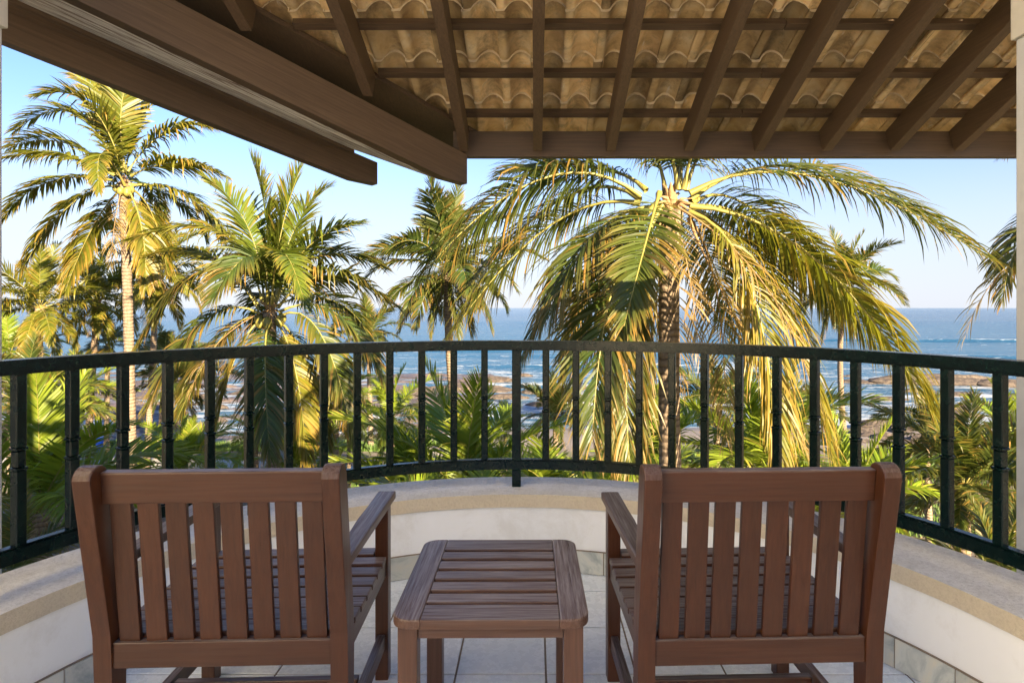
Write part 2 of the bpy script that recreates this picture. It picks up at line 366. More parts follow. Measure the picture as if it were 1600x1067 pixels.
def sea_h(X, Y):
    w_ = Y + 5*fbm(X*.02, Y*.01, 3) + .05*X
    z = SEA + .10*np.sin(w_*.42) * sstep(58, 90, Y) + .10*(fbm(X*.16, Y*.45, 4)-.5) * sstep(45, 70, Y)*2
    for y0, h, wd, x0, xw in ((74, .45, 1.6, 5, 26), (98, .7, 2.4, 14, 30), (120, .55, 2.2, 60, 60), (176, .85, 2.6, 110, 60), (132, .6, 2.4, -25, 30)):
        d = w_ - y0
        z = z + h*np.exp(-(np.where(d < 0, d*1.6, d)/wd)**2)*np.exp(-((X-x0)/xw)**2)*(.5+fbm(X*.09+y0, Y*0+y0, 3))
    f = 1-sstep(400, 700, Y); return SEA + (z-SEA)*f
def sea_mat():
    k = NM('sea_water', .12, .5); k.b.inputs['IOR'].default_value = 1.33; k.b.inputs['Specular IOR Level'].default_value = .22
    g = k.n('ShaderNodeNewGeometry'); s = k.n('ShaderNodeSeparateXYZ'); k.l(g.outputs['Position'], s.inputs[0])
    Yv, Xv, Zv = s.outputs[1], s.outputs[0], s.outputs[2]
    far = k.n('ShaderNodeMapRange'); far.inputs[1].default_value = 60; far.inputs[2].default_value = 500; k.l(Yv, far.inputs[0])
    deep = k.mix(far.outputs[0], (.032, .115, .215), (.008, .050, .13))
    a = k.coords((.10, .42, .3), obj=False, rnd=False); b = k.coords((.5, 1.6, 1), obj=False, rnd=False)
    n1 = k.noise(a, 1.0, 9, .68, .6); n2 = k.noise(b, 1.2, 8, .7, .4); nf = k.noise(k.coords((.012, .07, .1), obj=False, rnd=False), 1., 6, .6, .3)
    deep = k.mix(k.ramp(nf, [(.35, 0.), (.65, 1.)]), deep, (.024, .095, .185))
    # foam: close to the shore, and on the lifted crests
    near = k.n('ShaderNodeMapRange'); near.inputs[1].default_value = 44; near.inputs[2].default_value = 135; near.inputs[3].default_value = .13; near.inputs[4].default_value = -.10; k.l(Yv, near.inputs[0])
    crest = k.n('ShaderNodeMapRange'); crest.inputs[1].default_value = SEA + .30; crest.inputs[2].default_value = SEA + .85; crest.inputs[4].default_value = .34; k.l(Zv, crest.inputs[0])
    fo = k.math('ADD', k.math('ADD', n1, near.outputs[0]), crest.outputs[0])
    fo = k.math('ADD', fo, k.math('MULTIPLY', k.math('SUBTRACT', n2, .5), .85))
    foam = k.ramp(fo, [(.56, 0.), (.64, .55), (.78, 1.)])
    c = k.mix(foam, deep, (.60, .63, .67)); k.col(c)
    k.l(k.math('ADD', k.math('MULTIPLY', foam, .5), .16), k.b.inputs['Roughness'])
    wn = k.noise(k.coords((.35, 1.3, 1), obj=False, rnd=False), 1.3, 8, .7, .2); k.bump(wn, 1.0, .55); return k.m
xs = axis_pts(-160, 200, 1.6, 20000, 1.25); ys = np.concatenate([np.arange(40, 200, .6), np.arange(200, 420, 2.0), np.geomspace(425, 30000, 40)])
tag(grid_mesh('sea', xs, ys, sea_h, sea_mat()), kind='structure')

# concrete beach path with kerb edges
def strip(name, pts, wdt, z, th, mat, kind='structure'):
    v, f = [], []; pts = [np.array(p, float) for p in pts]
    for i, p in enumerate(pts):
        t = pts[min(i+1, len(pts)-1)] - pts[max(i-1, 0)]; t /= np.linalg.norm(t); nrm = np.array([-t[1], t[0]])
        for sgn, zz in ((-1, z-th), (-1, z), (1, z), (1, z-th)): q = p + nrm*sgn*wdt/2; v.append((q[0], q[1], zz))
    for i in range(len(pts)-1):
        for k in range(3): f.append((i*4+k, i*4+k+1, i*4+k+5, i*4+k+4))
    return tag(link(name, mesh(name, v, f), mat), kind=kind)
CONC = stucco('pale_concrete', (.42, .40, .37), (.34, .32, .30), 12, .3, .006, .9, (.24, .2, .16), .4)
cur = lambda P0, P1, P2, n=24: [(1-t)**2*np.array(P0)+2*t*(1-t)*np.array(P1)+t*t*np.array(P2) for t in np.linspace(0, 1, n)]
strip('path', cur((-60, 33.5), (-14, 33.5), (-4.5, 28.5)) + cur((-4.4, 28.3), (0, 25), (4, 14))[1:], 2.4, -6.88, .25, CONC)

def stuff_tris(name, pts, hgt, wd, mat, label, cat, seed=1):
    r = np.random.default_rng(seed); n = len(pts); a = r.random(n)*6.28; l = r.random((n, 2))-.5
    h = hgt*(.5+r.random(n)); dx = np.stack([np.cos(a), np.sin(a), 0*a], -1)*wd
    p = np.asarray(pts); tip = p + np.stack([l[:, 0]*h*.9, l[:, 1]*h*.9, h], -1)
    v = np.stack([p-dx, p+dx, tip], 1).reshape(-1, 3)
    me = bpy.data.meshes.new(name); me.vertices.add(3*n); me.vertices.foreach_set('co', v.ravel().astype(np.float32))
    me.loops.add(3*n); me.loops.foreach_set('vertex_index', np.arange(3*n, dtype=np.int32))
    me.polygons.add(n); me.polygons.foreach_set('loop_start', np.arange(0, 3*n, 3, dtype=np.int32)); me.update(calc_edges=True)
    return tag(link(name, me, mat), label, cat, kind='stuff')
GRASS = NM('grass_blade', .6).col((.085, .15, .025)).m
r_ = np.random.default_rng(5)
gp = []
for x0, x1, y0, y1, n in ((-34, -4, 35.2, 37.2, 26000), (-34, -7, 26, 31.5, 7000), (6, 34, 28, 35, 9000), (-3, 10, 16, 26, 6000), (7, 20, 12, 26, 9000)):
    x = x0+(x1-x0)*r_.random(n); y = y0+(y1-y0)*r_.random(n); k_ = fbm(x*.5, y*.7) > .42
    gp.append(np.stack([x[k_], y[k_], ground_h(x[k_], y[k_])], -1))
stuff_tris('grass', np.concatenate(gp), .30, .03, GRASS, 'patchy green grass between the palm trunks and the beach path', 'grass')
lit = []
for x0, x1, y0, y1, n in ((-20, 22, 10, 33, 9000),):
    x = x0+(x1-x0)*r_.random(n); y = y0+(y1-y0)*r_.random(n); lit.append(np.stack([x, y, ground_h(x, y)+.01], -1))
stuff_tris('leaf_litter', np.concatenate(lit), .05, .05, NM('dry_litter', .9).col((.20, .12, .06)).m, 'dry brown leaf litter scattered on the ground under the palms', 'leaf litter', 3)

def rock(name, mat, loc, size, seed, parent=None, sub=4):
    bm = bmesh.new(); bmesh.ops.create_icosphere(bm, subdivisions=sub, radius=1)
    v = np.array([x.co[:] for x in bm.verts]); o = seed*13.7
    d = 1 + .55*(fbm(v[:, 0]*1.3+o, v[:, 1]*1.3+v[:, 2], 5)-.5) + .5*(np.abs(fbm(v[:, 0]*2.5+o+5, v[:, 2]*4+v[:, 1]*2, 4)-.47))
    for x, k in zip(bm.verts, d): x.co = Vector((x.co.x*k*size[0], x.co.y*k*size[1], x.co.z*k*size[2]))
    me = bpy.data.meshes.new(name); bm.to_mesh(me); bm.free(); o_ = link(name, me, mat, parent); o_.location = loc; return o_
ROCK = stucco('sea_rock', (.055, .046, .044), (.17, .135, .105), 2.5, 1., .12, .85, (.05, .04, .04), .6)
for px, py, Y, sx_, sy_, sz_, lab in (
    (725, 607, 68, 4.6, 1.8, .75, 'long low brown rock awash in the surf left of the middle railing post'),
    (655, 611, 67, 2.2, 1.2, .45, 'low rock tip at the left end of the long surf rock'),
    (770, 594, 76, 2.6, 1.2, .6, 'dark rock out in the water behind the long brown rock'),
    (790, 620, 62, 2.2, .9, .4, 'flat dark rock in the foam beside the middle railing post'),
    (1468, 594, 74, 7.5, 2.2, 1.15, 'large craggy grey rock in the surf at right'),
    (1570, 597, 72, 3.2, 1.8, .8, 'grey rock beside the right hand column, end of the surf reef'),
    (1502, 616, 64, 1.6, .9, .35, 'small mossy rock awash below the craggy surf reef'),
    (1592, 622, 62, 1.5, .9, .45, 'dark rock at the foot of the reef next to the right column'),
    (1372, 665, 45.5, 1.5, .8, .45, 'black boulder at the edge of the right hand beach'),
    (1390, 690, 41, 2.0, 1.0, .4, 'brown boulder half sunk in the sand of the right beach'),
    (697, 636, 56, .7, .4, .2, 'small round brown stone on the wet sand near the middle'),
    (690, 661, 47, 1.0, .5, .25, 'dark stone pile beside the tide pool below the leaning palm'),
    (1205, 582, 80, 2.4, 1.3, .4, 'low reef rock showing between hanging fronds of the big palm'),
    (510, 624, 60, 3.6, 1.6, .5, 'dark flat rock at the edge of the tidal flats left of middle')):
    p = P(px, py, Y); o = rock('sea_rock', ROCK, (p[0], Y, max(SEA, p[2]) if Y < 50 else SEA), (sx_, sy_, sz_), px % 17); tag(o, lab, 'rock')
for i in range(26):
    r1 = random.Random(100+i); X_ = r1.uniform(-6, 44); Y_ = r1.uniform(47, 70) if i < 18 else r1.uniform(70, 92); q = r1.uniform(.5, 1.5)
    o = rock('sea_rock', ROCK, (X_, Y_, SEA-.05), (q*1.5, q*.7, q*.32), i % 13, None, 3)
    tag(o, 'small dark wave-washed rock awash in the surf off the beach', 'rock', 'small dark rocks awash in the surf')
pts = []
rs = np.random.default_rng(11); vv, ff = [], []
for i in range(1150):
    if i < 850: x, y = rs.uniform(-45, -4), rs.uniform(39, 66)
    else: x, y = rs.uniform(18, 38), rs.uniform(37, 46)
    s = .10+.75*rs.random()**4; z = float(ground_h(np.array([x]), np.array([y]))[0]); b0 = len(vv)
    for q in ((1, 0, .1), (.3, .9, .2), (-.8, .6, 0), (-.9, -.5, .2), (.2, -1, 0), (.1, .05, .75), (-.3, .1, .6)):
        vv.append((x+s*q[0]*(1+.4*rs.random()), y+s*q[1], z+s*q[2]*.7-.04))
    for t in ((0, 1, 5), (1, 2, 6), (1, 6, 5), (2, 3, 6), (3, 4, 6), (4, 0, 5), (4, 5, 6)): ff.append(tuple(b0+j for j in t))
tag(link('beach_stones', mesh('beach_stones', vv, ff), ROCK), 'loose dark stones strewn over the tidal flats and the sand', 'stones', kind='stuff')

# small beach furniture seen through the railing
def blue_bin():
    p = P(148, 706, 34.0); t = thing('beach_bin', 'blue plastic bin at the edge of the grass behind the left chair', 'bin', (p[0], 34.6, -6.95))
    v, f = tube_data([(0, 0, 0), (0, 0, .85)], [.27, .33], 14); link('barrel', mesh('barrel', v, f), NM('blue_plastic', .4).col((.01, .12, .65)).m, t)
    v, f = tube_data([(0, 0, .851), (0, 0, .93)], [.36, .34], 14); link('rim', mesh('rim', v, f), NM('blue_plastic_lid', .4).col((.015, .16, .7)).m, t)
blue_bin()
def wood_post(px, py, Y, h, r, lab):
    p = P(px, py, Y); o = tube('wooden_post', WOODZ, None, [(0, 0, 0), (0, 0, h*.5), (.02, 0, h)], [r, r*.95, r*.9], 8); o.location = (p[0], Y, -7.0); tag(o, lab, 'post')
wood_post(139, 720, 31.5, 1.2, .075, 'short brown wooden post standing in front of the blue bin')
wood_post(206, 715, 33.0, .7, .05, 'thin low wooden post by the beach path')
def beach_hut():
    p = P(652, 708, 24); t = thing('beach_parasol', 'small grey thatched parasol roof on a thin pole below the railing middle', 'parasol', (p[0], 24, -7.0))
    zt = p[2] + 7.0; n = 18; v = [(0, 0, zt+.45)]; 
    for i in range(n): a = 6.283*i/n; v.append((1.0*math.cos(a), 1.0*math.sin(a), zt-.1))
    for i in range(n): a = 6.283*i/n; v.append((.97*math.cos(a), .97*math.sin(a), zt-.22))
    f = [(0, 1+i, 1+(i+1) % n) for i in range(n)] + [(1+i, 1+n+i, 1+n+(i+1) % n, 1+(i+1) % n) for i in range(n)] + [tuple(1+n+i for i in range(n))]
    link('thatch', mesh('thatch', v, f), stucco('grey_thatch', (.26, .24, .22), (.16, .15, .14), 9, .9, .03), t)
    tube('pole', WOODZ, t, [(0, 0, 0), (0, 0, zt+.2)], [.05, .045], 8)
beach_hut()
# ------------------------------------------------------------------ balcony structure
CX, CY = -.075, 1.353                 # centre of the balcony's round front
R_IN, R_OUT, R_RAIL, R_WALL = 1.448, 1.742, 1.582, 1.458
AEND = R(100)
par = thing('parapet_wall', 'low curved white parapet wall with rough stucco cap around the balcony', 'wall', (CX, CY, 0))
ring('wall', WALL, par, R_WALL, 1.70, -.45, .292, -AEND, AEND, 120)
ring('cap', CAP, par, R_IN, R_OUT, .292, .35, -AEND, AEND, 260, b=.008, uneven=.0015)
na = 26
a_s = np.linspace(-AEND, AEND, na + 1)
for i in range(na):
    ring('skirting_tile', MARBLE, par, R_WALL - .012, R_WALL + .003, .004, .102, a_s[i] + .0016, a_s[i+1] - .0016, 5)
ring('skirting_grout', GROUT, par, R_WALL - .008, R_WALL + .002, .002, .105, -AEND, AEND, 100)
# floor
def clip(poly, inside, cut):
    o = []
    for i in range(len(poly)):
        a, b = poly[i], poly[(i+1) % len(poly)]
        ia, ib = inside(a), inside(b)
        if ia: o.append(a)
        if ia != ib: o.append(cut(a, b))
    return o
def clip_round(poly, r):
    n = 48
    for k in range(-n//4, n//4 + 1):
        am = 2*math.pi*k/n; nx, ny = math.sin(am), math.cos(am); d = r*math.cos(math.pi/n)
        s = lambda p: (p[0]-CX)*nx + (p[1]-CY)*ny - d
        poly = clip(poly, lambda p: s(p) <= 0, lambda a, b: tuple(a[j]+(b[j]-a[j])*s(a)/(s(a)-s(b)) for j in (0, 1)))
        if not poly: return poly
    return poly
fl = thing('balcony_floor', 'pale glazed floor tiles with brown grout under the chairs and table', 'floor', (0, 0, 0))
fl['kind'] = 'structure'; del fl['category']
base = clip_round([(-2.4, -1.2), (2.1, -1.2), (2.1, 3.2), (-2.4, 3.2)], 1.68)
def slab(name, mat, parent, poly, z0, z1, b=0):
    bm = bmesh.new(); v = [bm.verts.new((x, y, z0)) for x, y in poly]; f = bm.faces.new(v)
    e = bmesh.ops.extrude_face_region(bm, geom=[f]); bmesh.ops.translate(bm, vec=(0, 0, z1-z0), verts=[x for x in e['geom'] if isinstance(x, bmesh.types.BMVert)])
    if b: bmesh.ops.bevel(bm, geom=[x for x in bm.edges if all(abs(q.co.z-z1) < 1e-5 for q in x.verts)], offset=b, segments=1, affect='EDGES')
    bmesh.ops.recalc_face_normals(bm, faces=bm.faces); me = bpy.data.meshes.new(name); bm.to_mesh(me); bm.free(); return link(name, me, mat, parent)
slab('grout_bed', GROUT, fl, base, -.05, -.003)
TX, TY = .2955, .2945
for i in range(-8, 7):
    for j in range(-13, 3):
        x0, y0 = .038 + TX*i, 2.014 + TY*j
        g = .0034; q = [(x0+g, y0+g), (x0+TX-g, y0+g), (x0+TX-g, y0+TY-g), (x0+g, y0+TY-g)]
        if x0 < -2.4 or x0 + TX > 2.1 or y0 < -1.2: continue
        q = clip_round(q, 1.475)
        if len(q) >= 3: slab('floor_tile', FTILE, fl, q, -.004, .001 + .0006*random.random(), .0015)

# ------------------------------------------------------------------ house slabs and lower wall, plus unseen walls added to block sun, bounce light
hs = thing('house', 'unseen terrace floor and lower wall, with walls added to block sun and bounce light', 'house', (0, 0, 0))
box('floor_slab', WHITE, hs, -3.15, 4.6, -8.8, 1.30, -.45, -.052, .0)
slab('balcony_slab', CREAM, hs, clip_round([(-1.9, 1.305), (1.75, 1.305), (1.75, 3.2), (-1.9, 3.2)], 1.695), -.44, -.055)
box('sun_block_wall', WHITE, hs, 2.35, 2.55, -8.5, 1.55, -.052, 6.2, .0)  # added out of view to keep the low sun off the balcony
box('bounce_wall', WHITE, hs, -3.15, -2.95, -6.5, 1.62, -.05, 6.5, .0)  # added out of view; its sunlit face throws fill light onto the balcony
box('shade_block', CREAM, hs, -9.0, -3.155, -6.5, .8, -7.3, 1.0, .0)  # added out of view to cast shade over the left garden
box('lower_wall', CREAM, hs, -3.15, 4.4, -8.6, 1.20, -7.3, -.452, .0)
RZ = lambda y: H + 2.65 - .374*y               # top of the rafters
PIL = stucco('pillar_paint', (.60, .60, .585), (.54, .54, .52), 20, .15, .002, .7, (.4, .38, .34), .15)
def pillar(x0, x1, y0, y1, lab):
    t = thing('pillar', lab, 'pillar', ((x0+x1)/2, (y0+y1)/2, -7)); hx, hy = (x1-x0)/2, (y1-y0)/2
    box('shaft', PIL, t, -hx, hx, -hy, hy, 0, 9.2, .006)
    box('collar', CREAM, t, -hx-.012, hx+.012, -hy-.012, hy+.012, 9.202, RZ(y1)+7-.16, .006)
pillar(1.802, 2.10, 1.99, 2.30, 'pale painted square pillar at the right edge, beside the railing end')
pillar(-2.16, -1.905, 1.90, 2.20, 'pale painted square pillar at the left edge, beyond the railing end')

# ------------------------------------------------------------------ roof
rf = thing('tiled_roof', 'underside of the clay tiled roof with brown rafters and battens over the balcony', 'roof', (0, 0, 0))
YF = 4.01; ZB = lambda y: RZ(y) - .164
sl = math.atan(.374)
hipX = lambda y: -.45 + 1.07*(y-3.997)
bar('eave_beam', BEAMX, rf, (-.53, YF+.03, (RZ(YF)+ZB(YF))/2), (4.4, YF+.03, (RZ(YF)+ZB(YF))/2), .06, .166, (0, 1, 0), .003)
def rafter(x, y0, y1):
    off = Vector((0, math.sin(sl), math.cos(sl)))*-.076
    bar('rafter', BEAM, rf, Vector((x, y0, RZ(y0)))+off, Vector((x, y1, RZ(y1)))+off, .058, .152, (1, 0, 0), .003)
for px in (727, 841, 954, 1074, 1182, 1287, 1391, 1490):
    x = (px-PX-1)/F*YF; rafter(x, 2.30, YF - .002)
for x in (3.20, 3.66, 4.12): rafter(x, 2.30, YF - .002)
for x in (-.939, -1.417, -1.90): rafter(x, 2.30, 3.997 + (x+.45)/1.07 - .02)
GA = .3345
byl = [3.860 - GA*k for k in range(7)]
bt = Vector((0, math.sin(sl), math.cos(sl)))
for y in byl:
    for xa, xb in ((hipX(y)+.06, 1.3), (1.304, 4.4)):
        c = bt*.0185; bar('batten', BEAMX, rf, Vector((xa, y, RZ(y)))+c, Vector((xb, y, RZ(y)))+c, .045, .036, (0, 1, -.374), .002)
# one clay tile: local x across, local y down the slope, z up
PIT = .178
def tile_mesh(seed):
    r = random.Random(seed); prof = []
    pw = .046
    for i in range(5): u = i/4; prof.append((pw*u, -.004*math.sin(u*math.pi)))
    for i in range(1, 12):
        t = i/11; prof.append((pw + (PIT+.012-pw)*t, .066*math.sin(math.pi*t)**.75))
    L, th = GA/math.cos(sl)+.080, .017; ny = 3; v, f = [], []; m = len(prof)
    for j in range(ny+1):
        y = L*j/ny; k = 1 - .05*j/ny
        for s in (0, 1):
            for x, z in prof:
                jit = (r.random()-.5)*.004 if j in (0, ny) else 0
                v.append((x*(.985+.015*j/ny), y+jit, z*k + (th if s else 0)))
    g = lambda j, s, i: (j*2+s)*m+i
    for j in range(ny):
        for i in range(m-1):
            f.append((g(j, 0, i), g(j, 0, i+1), g(j+1, 0, i+1), g(j+1, 0, i))); f.append((g(j, 1, i), g(j+1, 1, i), g(j+1, 1, i+1), g(j, 1, i+1)))
        f.append((g(j, 0, 0), g(j+1, 0, 0), g(j+1, 1, 0), g(j, 1, 0))); f.append((g(j, 0, m-1), g(j, 1, m-1), g(j+1, 1, m-1), g(j+1, 0, m-1)))
    nsk = len(f)
    b0 = len(v)                                            # separate vertices for the crisp cut ends
    for j in (0, ny):
        for s in (0, 1):
            for i in range(m): v.append(v[g(j, s, i)])
    for e in (0, 1):
        o = b0 + e*2*m
        for i in range(m-1): f.append((o+i, o+m+i, o+m+i+1, o+i+1) if e == 0 else (o+i, o+i+1, o+m+i+1, o+m+i))
    me = mesh('roof_tile', v, f); me.polygons.foreach_set('use_smooth', [q < nsk for q in range(len(f))]); me.materials.append(CLAY); me.materials.append(EDGE)
    me.polygons.foreach_set('material_index', [0 if q < nsk else 1 for q in range(len(f))]); return me
TM = [tile_mesh(s) for s in range(4)]
for k in range(5):
    yh = byl[k] - .062                                     # tile head, just up-slope of its batten
    if k == 0: pass
    x = -3.4
    while x < 4.3:
        if x > hipX(yh + .2) - .42:
            o = link('roof_tile', random.choice(TM), None, rf)
            tl = sl - .056 + (random.random()-.5)*.006
            o.location = Vector((x + (random.random()-.5)*.006, yh + (random.random()-.5)*.012, RZ(yh))) + bt*(.037 + random.random()*.003)
            o.rotation_euler = (-tl, (random.random()-.5)*.04, (random.random()-.5)*.030)
        x += PIT
bar('wall_plate', BEAMX, rf, (-2.3, 2.27, RZ(2.27)-.08), (4.4, 2.27, RZ(2.27)-.08), .055, .16, (0, 1, 0), .003)
# the two heavy hip beams and the peeling soffit between them
hd = Vector((1.07, 1, -.374)); 
def hip_beam(name, end, hgt, wid, slope, back, cham, mat):
    """end: top corner of the outer end on the visible (right hand) face"""
    d = Vector((1.07, 1, -slope)); e = Vector(end); st = e - d*back; s = Vector((-1, 1.07, 0)).normalized()*wid
    prof = [e, e+Vector((0, 0, -hgt)), e - d*cham + Vector((0, 0, -hgt-.028)), st + Vector((0, 0, -hgt-.028)), st]
    bm = bmesh.new(); a = [bm.verts.new(p) for p in prof]; b_ = [bm.verts.new(p+s) for p in prof]
    bm.faces.new(a); bm.faces.new(b_[::-1])
    for i in range(5): bm.faces.new((a[i], a[(i+1) % 5], b_[(i+1) % 5], b_[i]))
    return link(name, bevel_mesh(name, bm, .004), mat, rf)


BEAMD = wood('painted_hip_wood', (.066, .042, .025), (.145, .095, .057), 1, 0, .55)
def turn(o):                 # local y runs along the hip so the grain does too
    M = Matrix.Rotation(-math.atan(1.07), 4, 'Z') @ Matrix.Rotation(-math.atan(.374/1.4646), 4, 'X'); o.data.transform(M.inverted()); o.matrix_basis = M; return o
turn(hip_beam('hip_beam', (-.435, 3.985, H+.992), .190, .075, .374, 2.2, .12, BEAM))
e2 = P(590, 254, 4.05)
turn(hip_beam('hip_beam', tuple(e2), .145, .075, .330, 2.2, .12, BEAM))
def soffit_board():
    n = Vector((-1, 1.07, 0)).normalized()
    a = Vector((-.435, 3.985, H+.992-.218)) + n*.078; b = Vector(tuple(e2)) + Vector((0, 0, -.045)); ln = (b-a).dot(n) - .003
    i = 0; edges = (0, .52, .60, 1.0)
    d1, d2 = Vector((1.07, 1, -.374)), Vector((1.07, 1, -.335))
    for u0, u1, dz in ((0, .66, 0), (.665, .76, .016), (.765, 1.0, -.004)):
        v = []
        for s in (0.12, 2.2):
            pa = a - d1*s; pb = Vector((0, 0, b.z)) - Vector((0, 0, d2.z*s))
            for u in (u0, u1):
                q = pa + n*ln*u
                if s < 1: q -= d1*(max(0, q.y-(3.99 if u < .5 else 3.80)))
                zb = b.z + .335*(b.y-q.y); za = a.z + .374*(a.y-q.y) + .374*n.y*ln*u; q.z = za + (zb-za)*u - dz; v += [q, q+Vector((0, 0, .02))]
        f = [(0, 2, 6, 4), (1, 5, 7, 3), (0, 1, 3, 2), (4, 6, 7, 5), (0, 4, 5, 1), (2, 3, 7, 6)]
        turn(link('soffit_board', mesh('soffit_board', v, f), SOFFIT if u0 == 0 else BEAM, rf))
soffit_board()
# board closing the hip above the beams
v = []
for s in (-.05, 2.2):
    q = Vector((-.42, 4.0, H+1.15)) - hd*s; n = Vector((-1, 1.07, 0)).normalized()
    v += [q, q+n*.70+Vector((0, 0, -.10)), q+Vector((0, 0, .03)), q+n*.70+Vector((0, 0, -.07))]
link('hip_boarding', mesh('hip_boarding', v, [(0, 1, 5, 4), (2, 6, 7, 3), (0, 2, 3, 1), (4, 5, 7, 6), (0, 4, 6, 2), (1, 3, 7, 5)]), BEAM, rf)

# ------------------------------------------------------------------ railing
rl = thing('railing', 'dark green curved balcony railing with square balusters and collars', 'railing', (CX, CY, 0))
def ang_of(px):
    k = (px-PX)/F; a = k*k+1; b = -2*(k*CX+CY); c = CX*CX+CY*CY-R_RAIL**2
    Y = (-b+math.sqrt(b*b-4*a*c))/(2*a); return math.atan2(k*Y-CX, Y-CY)
ring('top_rail', GREEN, rl, R_RAIL-.030, R_RAIL+.030, 1.008, 1.044, -R(93), R(93), 110, b=.006)
ring('top_rail_strip', GREEN, rl, R_RAIL-.016, R_RAIL+.016, .998, 1.007, -R(93), R(93), 110)
ring('bottom_rail', GREEN, rl, R_RAIL-.021, R_RAIL+.021, .434, .474, -R(93), R(93), 110, b=.005)
ring('bottom_rail_strip', GREEN, rl, R_RAIL-.013, R_RAIL+.013, .475, .481, -R(93), R(93), 110)
def baluster_mesh(w_, zs):
    bm = bmesh.new()
    def sec(z0, z1, ww, b):
        m = bmesh.new(); bmesh.ops.create_cube(m, size=1); bmesh.ops.scale(m, vec=(ww, ww, z1-z0), verts=m.verts)
        bmesh.ops.translate(m, vec=(0, 0, (z0+z1)/2), verts=m.verts)
        if b: bmesh.ops.bevel(m, geom=list(m.edges), offset=b, segments=1, affect='EDGES')
        t = bpy.data.meshes.new('t'); m.to_mesh(t); m.free(); bm.from_mesh(t); bpy.data.meshes.remove(t)
    for z0, z1, ww, b in zs: sec(z0, z1, ww*w_, b)
    me = bpy.data.meshes.new('baluster'); bm.to_mesh(me); bm.free(); me.materials.append(GREEN); return me
zc1, zc0 = 1.0-.43*.53, 1.0-.545*.53
BAL = baluster_mesh(.031, [(.478, zc0-.004, 1, .003), (zc0+.004, zc1-.004, .94, .004), (zc1+.004, 1.0, 1, .003)])
COL = baluster_mesh(.031, [(-.0042, .0042, 1.14, .002)])
bpx = (29, 113, 192, 262, 328, 389, 451, 506, 558, 609, 659, 709, 757, 853, 900, 950, 999, 1050, 1101, 1155, 1214, 1273, 1337, 1404, 1480, 1563)
angs = [ang_of(p) for p in bpx]; angs = [angs[0]-.087, angs[0]-.174] + angs + [angs[-1]+.087, angs[-1]+.174]
for a in angs:
    o = link('baluster', BAL, None, rl); o.location = (R_RAIL*math.sin(a), R_RAIL*math.cos(a), 0); o.rotation_euler = (0, 0, -a + (random.random()-.5)*.06)
    for z in (zc0, zc1):
        c = link('collar', COL, None, o); c.location = (0, 0, z)
POST = baluster_mesh(.042, [(.3505, .433, 1, .003), (.475, 1.0, 1, .003)])
a = ang_of(807); o = link('post', POST, None, rl); o.location = (R_RAIL*math.sin(a), R_RAIL*math.cos(a), 0); o.rotation_euler = (0, 0, -a)
FOOT = baluster_mesh(.034, [(.3505, .433, 1, .003)])
for px in (1208, 395):
    a = ang_of(px); o = link('foot', FOOT, None, rl); o.location = (R_RAIL*math.sin(a), R_RAIL*math.cos(a), 0); o.rotation_euler = (0, 0, -a)

# ------------------------------------------------------------------ chairs
def make_chair(label):
    t = thing('wooden_armchair', label, 'chair', group='slatted wooden armchairs facing the sea')
    W = .300; pw = .042
    arc = [(-.0445+.034*math.cos(a), .802+.034*math.sin(a)) for a in np.linspace(R(170), R(10), 9)]
    prof = [(0, 0), (0, .30), (-.006, .42)] + arc + [(.052, .44), (.056, .36), (.050, 0)]
    for s in (-1, 1):
        x = s*(W-pw/2); extrude('back_post', WOODZ, t, prof, x-pw/2, x+pw/2, .004)
        bx = s*(W-pw/2-.004); box('front_leg', WOODZ, t, bx-.021, bx+.021, .495, .542, 0, .560, .004)
        box('seat_rail', WOODY, t, bx-.014, bx+.014, .052, .494, .335, .392, .003)
        box('side_stretcher', WOODY, t, bx-.012, bx+.012, .049, .494, .105, .150, .003)
        # arm: wide plank, slightly tapered towards the back post
        bm = bmesh.new(); xo, xi = s*(W+.006), s*(W-.052)
        pl = [(xo, .575), (s*(W-.002), .02), (s*(W-.044), .02), (xi, .30), (xi, .575)]
        v0 = [bm.verts.new((x_, y_, .562)) for x_, y_ in pl]; v1 = [bm.verts.new((x_, y_, .588)) for x_, y_ in pl]
        bm.faces.new(v0); bm.faces.new(v1[::-1])
        for i in range(5): bm.faces.new((v0[i], v0[(i+1) % 5], v1[(i+1) % 5], v1[i]))
        link('armrest', bevel_mesh('armrest', bm, .005), WOODY, t)
    wi = W-pw
    ly = lambda z: -.006 - (z-.42)*.112      # lean of the back's rear face
    bar('back_top_rail', WOODX, t, (-wi, ly(.782)+.018, .782), (wi, ly(.782)+.018, .782), .076, .026, (0, -.112, 1), .004)
    box('back_bottom_rail', WOODX, t, -wi, wi, .002, .030, .338, .400, .003)
    n = 8; pitch = 2*wi/(n+.12)
    for i in range(n):
        x = -wi + pitch*(i+.56); bar('back_slat', WOODZ, t, (x, .020, .372), (x, ly(.748)+.020, .750), .0485, .013, (1, 0, 0), .002)
    box('front_rail', WOODX, t, -wi, wi, .500, .525, .335, .392, .003)
    ys_ = [.512 - .0655*i for i in range(8)]
    for i, y in enumerate(ys_):
        z = .412 - .010*math.sin(min(1, i/7)*math.pi) ; ww = .056
        x1 = W-.006 if i > 0 else W-.048
        box('seat_slat', WOODX, t, -x1, x1, y-ww/2, y+ww/2, z-.017, z, .0035)
    box('cross_stretcher', WOODX, t, -wi+.002, wi-.002, .262, .286, .112, .146, .003)
    return t
ch = make_chair('reddish slatted wooden armchair left of the small table, seen from behind')
ch.location = (-.750, 1.475, 0); ch.rotation_euler = (0, 0, R(2.0))
c2 = copy_tree(ch); c2['label'] = 'reddish slatted wooden armchair right of the small table, seen from behind'
c2.location = (.548, 1.485, 0); c2.rotation_euler = (0, 0, R(2.0))

